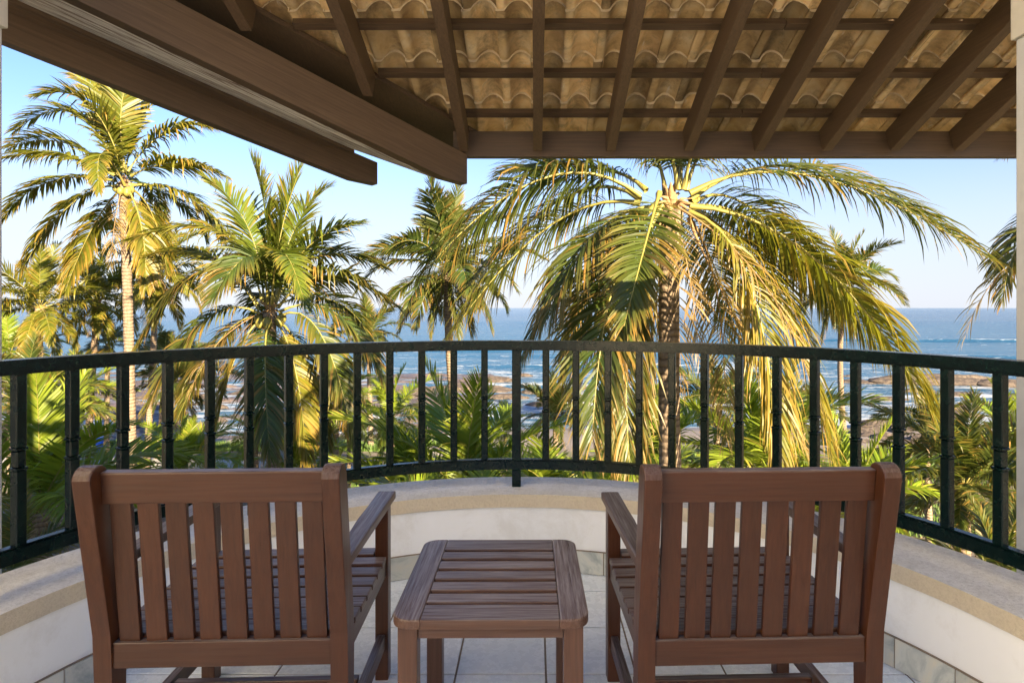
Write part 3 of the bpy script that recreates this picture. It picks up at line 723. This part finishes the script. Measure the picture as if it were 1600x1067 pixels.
# ------------------------------------------------------------------ table
tb = thing('side_table', 'low square slatted wooden table with rounded corners between the two armchairs', 'table', (-.107, 1.478, 0), R(.4))
TW, TD = .482, .516; zt = .45
def rounded_side(s):
    bm = bmesh.new(); r = .045; x0, x1 = s*(TW/2), s*(TW/2-.072); pts = [(x1, 0), (x1, TD)]
    for cy, a0, a1 in ((TD-r, 90, 0), (r, 0, -90)):
        for a in np.linspace(R(a0), R(a1), 7): pts.append((s*(TW/2-r+r*math.cos(a)), cy+r*math.sin(a)))
    v = [bm.verts.new((x, y, zt-.024)) for x, y in pts]; u = [bm.verts.new((x, y, zt)) for x, y in pts]; n = len(v)
    bm.faces.new(v); bm.faces.new(u[::-1])
    for i in range(n): bm.faces.new((v[i], v[(i+1) % n], u[(i+1) % n], u[i]))
    bmesh.ops.recalc_face_normals(bm, faces=bm.faces)
    es = [e for e in bm.edges if abs(e.verts[0].co.z-e.verts[1].co.z) < 1e-6]
    bmesh.ops.bevel(bm, geom=es, offset=.004, segments=2, affect='EDGES', profile=.6)
    me = bpy.data.meshes.new('side_board'); bm.to_mesh(me); bm.free(); link('side_board', me, TABY, tb)
rounded_side(-1); rounded_side(1)
xs_ = TW/2-.0725
box('table_slat', TABX, tb, -xs_, xs_, 0.001, .080, zt-.024, zt-.0006, .0025)
for y in (.141, .210, .279, .348, .417): box('table_slat', TABX, tb, -xs_, xs_, y-.050, y+.0, zt-.022, zt-.0006, .003)
box('table_slat', TABX, tb, -xs_, xs_, TD-.082, TD-.001, zt-.024, zt-.0006, .0025)
for sx_ in (-1, 1):
    for y in (.022, TD-.070): box('leg', TABZ, tb, sx_*.203-.024, sx_*.203+.024, y, y+.048, 0, zt-.0245, .003)
    box('side_apron', TABY, tb, sx_*.208-.010, sx_*.208+.010, .0705, TD-.0705, .385, zt-.0245, .002)
for y in (.030, TD-.050): box('apron', TABX, tb, -.1785, .1785, y, y+.020, .390, zt-.0245, .002)
# ------------------------------------------------------------------ palms
UP = np.array([0, 0, 1.])
def nrm(v): return v/np.maximum(np.linalg.norm(v, axis=-1, keepdims=True), 1e-9)
def frond_mesh(poly, n, leaf, wdt, droop, seed, dry=.0, petiole=.16, rr=.022, fold=.35, mats=None, tipdry=.4, base_drop=0., gap=0.03):
    """poly: curve of the midrib; n leaflets a side; leaf: longest leaflet (m)"""
    r = np.random.default_rng(seed); poly = np.asarray(poly, float)
    seg = np.linalg.norm(np.diff(poly, axis=0), axis=1); cum = np.concatenate([[0], np.cumsum(seg)]); Lr = cum[-1]
    def at(t): return np.stack([np.interp(t*Lr, cum, poly[:, k]) for k in range(3)], -1)
    ts = np.linspace(petiole, .995, n); tw = .25*r.standard_normal()
    V, Fq, Ft, D, RN = [], [], [], [], []; off = 0
    for side in (-1, 1):
        t = np.clip(ts + (r.random(n)-.5)*.5/n, petiole*.9, 1); keep = r.random(n) > gap; t = t[keep]; m = len(t)
        p = at(t); T = nrm(at(np.minimum(t+.02, 1)) - at(t-.02))
        S = nrm(np.cross(T, UP) + 1e-6); U = np.cross(S, T)
        S, U = S*math.cos(tw)+U*math.sin(tw), U*math.cos(tw)-S*math.sin(tw)
        u = np.clip((t-petiole)/(1-petiole), 0, 1)
        ang = R(62) - R(42)*u**1.3 + r.standard_normal(m)*.07
        lift = fold + r.standard_normal(m)*.13
        lift = lift + .12*np.sin(t*37+seed)*r.random(m)
        d0 = nrm(S*side*np.sin(ang)[:, None] + T*np.cos(ang)[:, None] + U*lift[:, None]*.8)
        prof = np.clip(.55+1.6*u, 0, 1)*np.clip(1.18-.80*u**2.2, 0, 1)
        ell = leaf*prof*(.88+.24*r.random(m)); K = 4
        g = np.clip(droop*(.7+.5*r.random(m)), 0, .98)
        bent = r.random(m) < .05 + dry*.2; g = np.where(bent, np.minimum(.97, g+.4), g)
        w_ = wdt*(.8+.4*r.random(m))*np.clip(prof, .45, 1)
        pts = [p]; dirs = []
        for k in range(K):
            gk = g*((k+.4)/K)**.8; d = nrm(d0*(1-gk)[:, None]*1 - UP*(gk*1.05)[:, None]); dirs.append(d); pts.append(pts[-1]+d*(ell/K)[:, None])
        ws = [.35, 1, .92, .6, 0]; rot = r.standard_normal(m)*.35 + side*.25
        W0 = nrm(T - (T*d0).sum(1)[:, None]*d0); N0 = np.cross(d0, W0)
        W0 = W0*np.cos(rot)[:, None]+N0*np.sin(rot)[:, None]
        rows = []
        for k in range(K+1):
            d = dirs[min(k, K-1)]; W = nrm(W0 - (W0*d).sum(1)[:, None]*d)
            if k < K: rows += [pts[k]-W*(w_*ws[k]/2)[:, None], pts[k]+W*(w_*ws[k]/2)[:, None]]
            else: rows.append(pts[k])
        A = np.stack(rows, 1); nv = 2*K+1; V.append(A.reshape(-1, 3)); base = off+np.arange(m)*nv
        for k in range(K-1): Fq.append(np.stack([base+2*k, base+2*k+1, base+2*k+3, base+2*k+2], -1))
        Ft.append(np.stack([base+2*K-2, base+2*K-1, base+2*K], -1)); off += m*nv
        ld = np.where(r.random(m) < .08+dry*.5, .5+.5*r.random(m), dry*.6*r.random(m))
        lf = np.repeat(np.arange(K+1)/K, [2]*K+[1]); dv = ld[:, None]*(.4+.6*lf[None]) + (tipdry*(.35+.65*u)*(.4+1.2*r.random(m)))[:, None]*lf[None]**2.5
        D.append(np.clip(dv, 0, 1).ravel()); RN.append(np.repeat(r.random(m), nv))
    V = np.concatenate(V); q = np.concatenate(Fq); tr = np.concatenate(Ft)
    rp = at(np.linspace(0, 1, 14)); rad = rr*(1-.88*np.linspace(0, 1, 14)**.7); rad[0] *= 1.6; rad[1] *= 1.15
    tv, tf = tube_data(rp, rad, 5, False); q2 = np.array(tf)+len(V); V = np.concatenate([V, np.array(tv)])
    dr = np.concatenate(D+[np.zeros(len(tv))]); rn = np.concatenate(RN+[np.zeros(len(tv))])
    me = bpy.data.meshes.new('frond'); me.vertices.add(len(V)); me.vertices.foreach_set('co', V.ravel().astype(np.float32))
    loops = np.concatenate([q.ravel(), q2.ravel(), tr.ravel()]); nq = len(q)+len(q2); npol = nq+len(tr)
    st = np.concatenate([np.arange(nq)*4, nq*4+np.arange(len(tr))*3])
    me.loops.add(len(loops)); me.loops.foreach_set('vertex_index', loops.astype(np.int32)); me.polygons.add(npol)
    me.polygons.foreach_set('loop_start', st.astype(np.int32)); mi = np.zeros(npol, np.int32); mi[len(q):nq] = 1
    me.materials.append(mats[0]); me.materials.append(mats[1]); me.polygons.foreach_set('material_index', mi)
    sm = np.zeros(npol, bool); sm[len(q):nq] = True; me.polygons.foreach_set('use_smooth', sm)
    for nm_, a in (('dry', dr), ('rnd', rn)):
        at_ = me.attributes.new(nm_, 'FLOAT', 'POINT'); at_.data.foreach_set('value', a.astype(np.float32))
    me.update(calc_edges=True); return me
GM = (LEAFG, STEM)
MM = (LEAFM, STEM)
LM, YM, DM = (LEAF, STEM), (LEAFY, STEM), (LEAFD, STEMD)
def arc_poly(e, sag, n=16):
    """unit-length midrib in the xz plane, leaving at elevation e and sagging"""
    p = [np.zeros(3)]
    for i in range(n): a = e - sag*((i+.5)/n)**1.25; p.append(p[-1]+np.array([math.cos(a), 0, math.sin(a)])/n)
    return np.array(p)
PROTO = {}
def proto(kind, cls, v):
    key = (kind, cls, v)
    if key not in PROTO:
        e, sag, droop = {0: (84, 26, .18), 1: (66, 60, .30), 2: (45, 80, .42), 3: (24, 80, .52), 4: (3, 72, .60), 5: (-25, 52, .66), 6: (-58, 26, .70)}[cls]
        mats = {'g': LM, 'y': YM, 'd': DM, 'o': GM}[kind]; n = {'g': 82, 'o': 82, 'y': 74, 'd': 40}[kind]
        if kind == 'y': droop *= .8
        PROTO[key] = frond_mesh(arc_poly(R(e+5*(v-1)), R(sag*(.9+.15*v))), n, .245, .0185 if kind != 'd' else .009, droop, cls*10+v+ord(kind), dry={'g': .06, 'o': .12, 'y': .0, 'd': .8}[kind] + (.12 if cls >= 5 else 0), rr=.0065, mats=mats, petiole=.13,
                                tipdry=.15 if kind == 'y' else .45, gap=.3 if kind == 'd' else .04)
    return PROTO[key]
def trunk_pts(base, top, bend, n=18):
    base, top = np.array(base, float), np.array(top, float); mid = (base+top)/2+np.array(bend, float)
    return [(1-t)**2*base+2*t*(1-t)*mid+t*t*top for t in np.linspace(0, 1, n)]
def trunk(t, base, top, bend, r, flare=1.7):
    """base and top are relative to the palm's own origin"""
    p = trunk_pts(base, top, bend, 40); L = np.linspace(0, 1, 40)
    rad = r*(1 - .25*L + (flare-1)*np.exp(-L*16) + .03*np.sin(np.arange(40)*2.3) + .22*np.exp(-(1-L)*22))
    return tube('trunk', BARK, t, p, rad, 12)
def heart(t, top, s, seed, nuts=5, fibre=True):
    r = random.Random(seed); top = Vector(top)
    v, f = [], []
    for i in range(34):                       # split leaf bases and fibre round the growing point
        a = r.random()*6.28; e = R(r.uniform(-65, 80)); d = Vector((math.cos(a)*math.cos(e), math.sin(a)*math.cos(e), math.sin(e)))
        L = s*r.uniform(.14, .34); q = s*r.uniform(.016, .036); tv, tf = tube_data([top-d*.05*s-Vector((0, 0, .12*s)), top+d*L*.5, top+d*L+Vector((0, 0, -.05*s))], [q*1.3, q, q*.25], 5)
        b = len(v); v += tv; f += [tuple(b+j for j in q) for q in tf]
    link('leaf_bases', mesh('leaf_bases', v, f, True), FIBRE, t)
    for i in range(nuts):
        a = r.random()*6.28; bm = bmesh.new(); bmesh.ops.create_icosphere(bm, subdivisions=2, radius=.10*s)
        bmesh.ops.scale(bm, vec=(1, 1, 1.25), verts=bm.verts); me = bpy.data.meshes.new('coconut'); bm.to_mesh(me); bm.free()
        for p_ in me.polygons: p_.use_smooth = True
        o = link('coconut', me, NUT, t); o.location = top+Vector((math.cos(a)*.24*s, math.sin(a)*.24*s, -.16*s-r.random()*.2*s))
def add_fronds(t, top, L, n, kind, seed, lo=6, hi=0, dead=0, dense=1.0):
    r = random.Random(seed); az = r.random()*6.28
    for i in range(n):
        az += 2.39996 + (r.random()-.5)*.3; u = (i+.5)/n; cls = int(round(hi+(lo-hi)*u**1.0))
        o = link('frond', proto(kind, cls, r.choice((0, 1, 2))), None, t); o.location = top; s = L*(.72+.28*math.sin(math.pi*min(1, u*1.2+.12)))*(.9+.2*r.random())
        o.scale = (s, s, s); o.rotation_euler = (0, 0, az)
    for i in range(dead):
        o = link('dead_frond', proto('d', r.choice((5, 6, 6)), r.choice((0, 1, 2))), None, t); o.location = Vector(top)-Vector((0, 0, .1)); s = L*r.uniform(.55, .8)
        o.scale = (s, s, s); o.rotation_euler = (0, 0, r.random()*6.28)
def ground_at(x, y): return float(ground_h(np.array([x]), np.array([y]))[0])
def palm(label, cpx, cpy, Y, L, n, kind='g', bpx=None, bend=(0, 0, 0), r=.15, seed=1, lo=6, hi=0, dead=2, nuts=5, bY=None, cat='palm tree', group=None):
    c = P(cpx, cpy, Y); bY = bY or Y; bx = (((bpx if bpx is not None else cpx)-PX)/F)*bY
    gz = ground_at(bx, bY); t = thing('palm_tree', label, cat, (bx, bY, gz), 0, group); top = tuple(c-np.array([bx, bY, gz]))
    if top[2] > .6: trunk(t, (0, 0, -.1), top, bend, r)
    heart(t, top, L/3.6, seed, nuts if top[2] > 2 else 0)
    add_fronds(t, top, L, n, kind, seed, lo, hi, dead)
    return t, top
def bez(p0, pm, pt, n=22):
    p0, pm, pt = map(lambda a: np.array(a, float), (p0, pm, pt)); c = 2*pm-.5*(p0+pt)
    return [(1-t)**2*p0+2*t*(1-t)*c+t*t*pt for t in np.linspace(0, 1, n)]
def hero_fronds(t, rows, Y, base, leaf, n, w_, seed):
    """rows: (start px, mid px, tip px, depth offset of mid and tip, droop, dry, material)"""
    o_ = np.array(t.location)
    for i, (s0, m, e, dm, de, droop, dry, mats) in enumerate(rows):
        a = P(*s0, Y + dm*.12) - o_; b = P(*m, Y+dm) - o_; c = P(*e, Y+de) - o_
        dead = mats is DM
        me = frond_mesh(bez(a, b, c), int(n*(.7 if dead else 1)), leaf*(.9 if dead else (.70 if dm <= -1.3 else 1)), w_*(.7 if dead else 1), droop, seed*50+i, dry=dry, petiole=.13, rr=.03 if not dead else .02, mats=mats, tipdry=.6, gap=.04 if not dead else .25)
        link('dead_frond' if dead else 'frond', me, None, t)
def hero(label, cpx, cpy, Y, bpx, bend, r, L, seed, rows, leaf, n, w_, fill=(), dead=0, bY=None, nuts=7):
    c = P(cpx, cpy, Y); bY = bY or Y; bx = (bpx-PX)/F*bY; gz = ground_at(bx, bY)
    t = thing('palm_tree', label, 'palm tree', (bx, bY, gz)); top = tuple(c-np.array([bx, bY, gz]))
    trunk(t, (0, 0, -.1), (top[0], top[1], top[2]-.1), bend, r, 1.5); heart(t, top, L/3.6, seed, nuts)
    hero_fronds(t, rows, Y, c, leaf, n, w_, seed)
    r_ = random.Random(seed)
    for (az, cls, s) in fill:
        o = link('frond', proto('g', cls, r_.choice((0, 1, 2))), None, t); o.location = top; o.scale = (L*s,)*3; o.rotation_euler = (0, 0, R(az))
    for i in range(dead):
        o = link('dead_frond', proto('d', r_.choice((5, 6)), r_.choice((0, 1, 2))), None, t); o.location = top; s = L*r_.uniform(.5, .8); o.scale = (s, s, s); o.rotation_euler = (0, 0, r_.random()*6.28)
    return t
M0 = (1045, 305)
hero('largest nearest coconut palm, crown just below the eave with long hanging fronds', 1048, 318, 8.2, 1098, (-.35, 0, .2), .175, 4.4, 3, [
    ((1010, 298), (925, 262), (792, 272), .6, 1.6, .55, .05, LM),
    ((1000, 306), (850, 278), (668, 420), -.4, -.6, .86, .10, LM),
    ((1000, 318), (860, 352), (706, 520), .3, .2, .80, .15, LM),
    ((1005, 330), (905, 400), (820, 560), .8, 1.0, .84, .30, LM),
    ((1030, 302), (1010, 375), (975, 510), -1.3, -2.1, .40, .05, LM),
    ((1025, 320), (960, 440), (925, 690), -.9, -1.5, .55, .12, LM),
    ((1035, 320), (985, 480), (985, 740), -.5, -.9, .80, .35, LM),
    ((1040, 330), (970, 520), (950, 720), .6, .9, .9, .9, DM),
    ((1060, 330), (1025, 470), (1012, 700), .8, 1.0, .9, .8, DM),
    ((1078, 302), (1272, 276), (1540, 402), -.2, -.5, .62, .12, LM),
    ((1078, 312), (1265, 262), (1480, 360), 1.2, 2.0, .5, .05, LM),
    ((1078, 322), (1270, 402), (1452, 640), -.4, -.9, .72, .35, GM),
    ((1078, 332), (1170, 440), (1215, 730), -.8, -1.2, .86, .5, GM),
    ((1080, 335), (1208, 455), (1300, 720), .0, -.3, .82, .50, GM),
    ((1080, 325), (1215, 370), (1385, 560), .8, 1.0, .70, .25, LM),
    ((1080, 345), (1122, 470), (1135, 690), .9, 1.2, .92, .95, DM),
    ((1075, 340), (1150, 500), (1290, 760), -.2, -.6, .9, .8, DM),
    ((1040, 300), (985, 205), (860, 225), .2, .4, .72, .05, LM),
    ((1060, 296), (1015, 160), (930, 150), -.6, -1.6, .75, .05, LM),
    ((1062, 296), (1040, 150), (1010, 160), 1.0, 2.4, .6, .05, LM),
    ((1072, 298), (1145, 195), (1290, 215), .1, .1, .72, .05, LM),
    ((1068, 296), (1120, 150), (1200, 150), -.6, -1.2, .75, .05, LM),
    ((1064, 296), (1075, 130), (1110, 40), .2, .4, .4, .0, LM),
    ((1050, 310), (1100, 380), (1170, 560), 1.6, 2.5, .8, .3, LM),
    ((1030, 315), (930, 430), (890, 600), 1.6, 2.2, .8, .4, LM),
        ((1000, 312), (880, 310), (730, 450), .9, 1.5, .75, .1, LM),
    ((1015, 325), (930, 365), (862, 490), -.8, -1.2, .8, .2, LM),
    ((1080, 318), (1180, 330), (1300, 480), 1.2, 1.8, .75, .2, LM),
    ((1080, 328), (1160, 390), (1270, 540), 1.4, 2.0, .7, .3, LM),
    ((1030, 330), (955, 420), (885, 580), 1.2, 1.6, .75, .3, LM),
    ], .98, 118, .034, dead=6, nuts=0)
hero('tall coconut palm at far left whose crown rises above the others against the sky', 193, 285, 17.5, 205, (.15, 0, 0), .155, 3.4, 4, [
    ((185, 275), (118, 178), (22, 205), 0, 0, .45, .05, GM),
    ((190, 265), (165, 160), (112, 118), .4, .6, .3, .05, GM),
    ((195, 265), (190, 165), (215, 95), -.3, -.3, .3, .05, GM),
    ((200, 268), (262, 205), (332, 200), .3, .4, .6, .05, GM),
    ((205, 275), (275, 255), (350, 275), -.5, -.8, .6, .1, GM),
    ((205, 290), (290, 305), (345, 375), .2, .2, .6, .15, GM),
    ((180, 275), (85, 242), (0, 250), -.3, -.6, .6, .1, GM),
    ((180, 283), (75, 285), (2, 345), .3, .5, .6, .15, GM),
    ((185, 290), (110, 320), (35, 420), -.6, -1.0, .7, .35, GM),
    ((190, 295), (145, 355), (102, 455), .3, .5, .7, .25, GM),
    ((180, 272), (95, 222), (12, 232), .5, .8, .5, .05, GM),
    ((195, 290), (160, 240), (155, 300), -1.4, -2.4, .5, .05, GM),
    ((205, 295), (240, 340), (262, 430), .8, 1.2, .7, .3, GM),
    ((200, 295), (222, 360), (228, 450), -.4, -.6, .8, .5, GM),
    ((195, 270), (225, 180), (268, 150), .8, 1.3, .35, .05, GM),
    ((192, 270), (140, 165), (60, 150), -.8, -1.3, .4, .05, GM),
    ], .90, 104, .064, fill=((100, 3, .9), (60, 4, .9), (130, 2, .9)), dead=3)
hero('broad coconut palm behind the left armchair, crown just above the railing, fronds erect', 422, 482, 15.5, 430, (0, 0, 0), .17, 4.2, 5, [
    ((418, 470), (418, 355), (393, 248), 0, 0, .16, .0, MM),
    ((425, 470), (440, 360), (470, 262), .2, .2, .2, .0, MM),
    ((428, 470), (462, 355), (515, 292), .8, 1.3, .35, .0, MM),
    ((430, 470), (482, 385), (562, 350), -.2, -.4, .45, .0, MM),
    ((412, 470), (385, 350), (318, 278), .3, .4, .35, .0, MM),
    ((410, 475), (345, 365), (205, 375), -.5, -1., .55, .1, GM),
    ((405, 480), (330, 400), (232, 400), .8, 1.4, .55, .05, GM),
    ((405, 485), (318, 425), (215, 545), -.3, -.7, .7, .1, LM),
    ((405, 490), (320, 500), (230, 640), -.8, -1.4, .7, .15, LM),
    ((435, 480), (515, 430), (620, 480), -.5, -1.0, .65, .05, LM),
    ((435, 488), (525, 490), (602, 600), .2, .2, .65, .15, LM),
    ((435, 495), (500, 520), (552, 690), -.3, -.6, .65, .3, LM),
    ((420, 500), (414, 570), (422, 715), -1.2, -1.8, .45, .1, LM),
    ((410, 500), (365, 565), (328, 720), -.6, -.9, .6, .55, GM),
    ((408, 495), (345, 530), (275, 660), .3, .4, .65, .3, LM),
    ((430, 500), (462, 580), (478, 725), -.4, -.5, .6, .6, GM),
    ((432, 500), (475, 560), (515, 700), .6, .8, .7, .4, LM),
    ((425, 475), (440, 395), (478, 480), -1.8, -3.2, .4, .0, MM),
    ((418, 475), (395, 400), (330, 470), -1.2, -2.0, .5, .0, LM),
    ((430, 475), (500, 400), (600, 420), 1.0, 1.8, .5, .05, LM),
    ], 1.02, 118, .058, fill=((90, 2, .9), (60, 3, .9), (120, 3, .9)), dead=5, nuts=9)
# (further palms, each with its own look and place)
palm('slender coconut palm standing over the surf between the broad palm and the big nearest one', 700, 425, 21, 3.6, 30, bpx=738, bend=(-.5, 0, 1), r=.165, seed=11, dead=2)
palm('small yellow-green coconut palm at the left edge with arching golden fronds', 62, 482, 23, 3.0, 22, 'o', bpx=92, bend=(-.5, 0, 0), r=.15, seed=12, dead=3)
palm('yellow-green coconut palm just left of the tall palm trunk, half hidden behind it', 152, 468, 27, 3.2, 22, 'o', bpx=132, r=.15, seed=13, dead=2)
palm('golden coconut palm in the gap between the tall palm and the broad palm', 246, 425, 26, 3.5, 24, 'o', bpx=226, r=.14, seed=14, dead=4)
palm('thin coconut palm with swollen foot behind the third baluster from the left', 168, 540, 30.8, 2.6, 16, bpx=166, r=.135, seed=15, dead=2)
palm('leaning thin palm behind the left chair, its trunk slanting right', 258, 560, 33, 2.5, 16, bpx=246, r=.10, seed=16, dead=2)
palm('coconut palm behind the right half of the largest palm, crown showing beside its outer fronds', 1318, 452, 30, 3.6, 24, bpx=1328, bend=(-.6, 0, 0), r=.15, seed=17, dead=3)
palm('short bright palm in the sun left of the middle railing post', 612, 655, 25, 2.6, 22, 'y', r=.14, seed=18, dead=1, nuts=0)
palm('young palm with stiff upright lime fronds below the railing, left of the middle post', 725, 790, 13.5, 3.4, 20, 'y', r=.16, seed=19, lo=4, dead=0, nuts=0)
palm('sunlit low palm under the middle post, its fronds fanned along the parapet', 880, 830, 11.5, 3.1, 20, 'y', r=.16, seed=20, lo=4, hi=1, dead=0, nuts=0)
palm('low bright palm between the largest trunk and the right armchair', 1185, 745, 13.0, 2.9, 20, 'y', r=.16, seed=21, lo=4, dead=1, nuts=0)
palm('lime-green palm with arching fronds below and left of the largest trunk', 1030, 735, 15.0, 2.7, 20, 'y', r=.16, seed=22, lo=5, dead=0, nuts=0)
palm('bluish small palm in the shade right of the middle post, near the water', 868, 655, 24, 2.2, 18, r=.13, seed=23, lo=4, dead=1, nuts=0)
palm('lush palm filling the view between the last balusters at right', 1505, 765, 13.0, 2.7, 24, r=.17, seed=24, lo=5, dead=2)
palm('small palm on a thin trunk behind the right end of the right armchair', 1446, 680, 19, 1.9, 18, bpx=1454, r=.12, seed=25, dead=2)
palm('palm at the right edge against the pillar with pale young fronds', 1592, 705, 16, 2.1, 20, 'y', r=.14, seed=26, lo=5, dead=1)
palm('low leafy palm at the right under the bottom rail', 1560, 930, 9.5, 1.7, 14, r=.13, seed=27, lo=4, dead=1, nuts=0)
palm('big low palm with upright green fronds at the far left behind the railing', 62, 800, 10.5, 2.9, 20, 'y', r=.16, seed=28, lo=4, dead=1, nuts=0)
palm('dark green palm in the shade at the left edge, below the golden one', 40, 640, 19, 2.8, 20, r=.15, seed=29, lo=5, dead=2)
palm('low palm with spread fronds on the ground behind the left chair back', 285, 740, 19, 2.2, 18, 'y', r=.13, seed=30, lo=4, dead=1, nuts=0)
palm('short palm hidden among the lower fronds of the broad palm', 398, 690, 24, 1.9, 16, 'y', bpx=405, r=.12, seed=31, lo=5, dead=2, nuts=0)
palm('small dry palm on the sand beside the beach path, right of the broad palm', 545, 690, 27, 1.6, 14, 'y', r=.10, seed=32, lo=5, dead=3, nuts=0)
palm('small palm in front of the surf between the eighth and ninth right balusters', 1255, 665, 20, 2.0, 18, r=.13, seed=33, lo=4, dead=1, nuts=0)
palm('low palm under the right chair back rail, seen through its slats', 1330, 800, 12, 2.2, 18, 'y', r=.14, seed=34, lo=4, dead=1, nuts=0)
palm('low palm hugging the ground below the left railing end', 20, 905, 8.6, 1.3, 12, r=.13, seed=35, lo=4, dead=2, nuts=0)
hero('coconut palm beyond the right pillar, only the tips of its fronds reaching into view', 1690, 330, 9.0, 1690, (0, 0, 0), .16, 3.6, 6, [
    ((1670, 322), (1610, 335), (1552, 425), 0, 0, .55, .1, LM),
    ((1670, 330), (1600, 370), (1566, 470), -.3, -.4, .6, .2, LM),
    ((1680, 310), (1640, 235), (1575, 240), .2, .3, .6, .05, LM),
    ], .55, 60, .04, fill=((0, 2, .9), (40, 3, .9), (-40, 3, .9), (80, 1, .9), (-80, 4, .8)), dead=1)
palm('palm in the mid distance between the tall palm trunk and the broad palm', 285, 600, 27, 2.6, 20, bpx=290, r=.13, seed=41, dead=3)
palm('leafy palm on the sand left of the tall trunk, lit from the right', 120, 625, 25, 2.5, 20, 'y', r=.13, seed=42, lo=5, dead=2)
palm('bright palm between the broad palm and the short sunlit palm', 525, 640, 23, 2.3, 20, 'y', r=.13, seed=44, lo=5, dead=1, nuts=0)
palm('low lime palm under the railing left of the leftmost post gap', 470, 735, 17, 2.0, 18, 'y', r=.12, seed=45, lo=4, dead=1, nuts=0)
palm('tiny palm close to the tide pools right of the slender palm', 790, 680, 26, 1.7, 16, 'y', r=.11, seed=46, lo=5, dead=1, nuts=0)
palm('spreading lime palm right below the parapet, left of the middle post', 640, 800, 14.5, 2.6, 20, 'y', r=.15, seed=47, lo=4, dead=0, nuts=0)
palm('green palm at mid distance behind the nearest palm trunk', 1120, 640, 21, 2.4, 20, r=.13, seed=48, lo=5, dead=2, nuts=0)
palm('yellowing palm at the left edge over the rock flats', 15, 555, 29, 2.8, 20, 'y', r=.13, seed=49, dead=2)
palm('distant palm over the horizon just right of the broad palm', 575, 525, 36, 3.0, 22, bpx=580, r=.15, seed=52, dead=2)
palm('nearest low lime palm straight below the parapet, just left of the table axis', 765, 900, 9.6, 2.5, 18, 'y', r=.15, seed=61, lo=4, hi=1, dead=0, nuts=0)
palm('low lime palm under the bottom rail between middle post and right armchair', 985, 890, 9.9, 2.5, 18, 'y', r=.15, seed=62, lo=4, hi=0, dead=0, nuts=0)
palm('broad lime palm low in the view behind the right end of the left armchair', 600, 880, 11.0, 2.5, 18, 'y', r=.15, seed=63, lo=4, hi=1, dead=1, nuts=0)
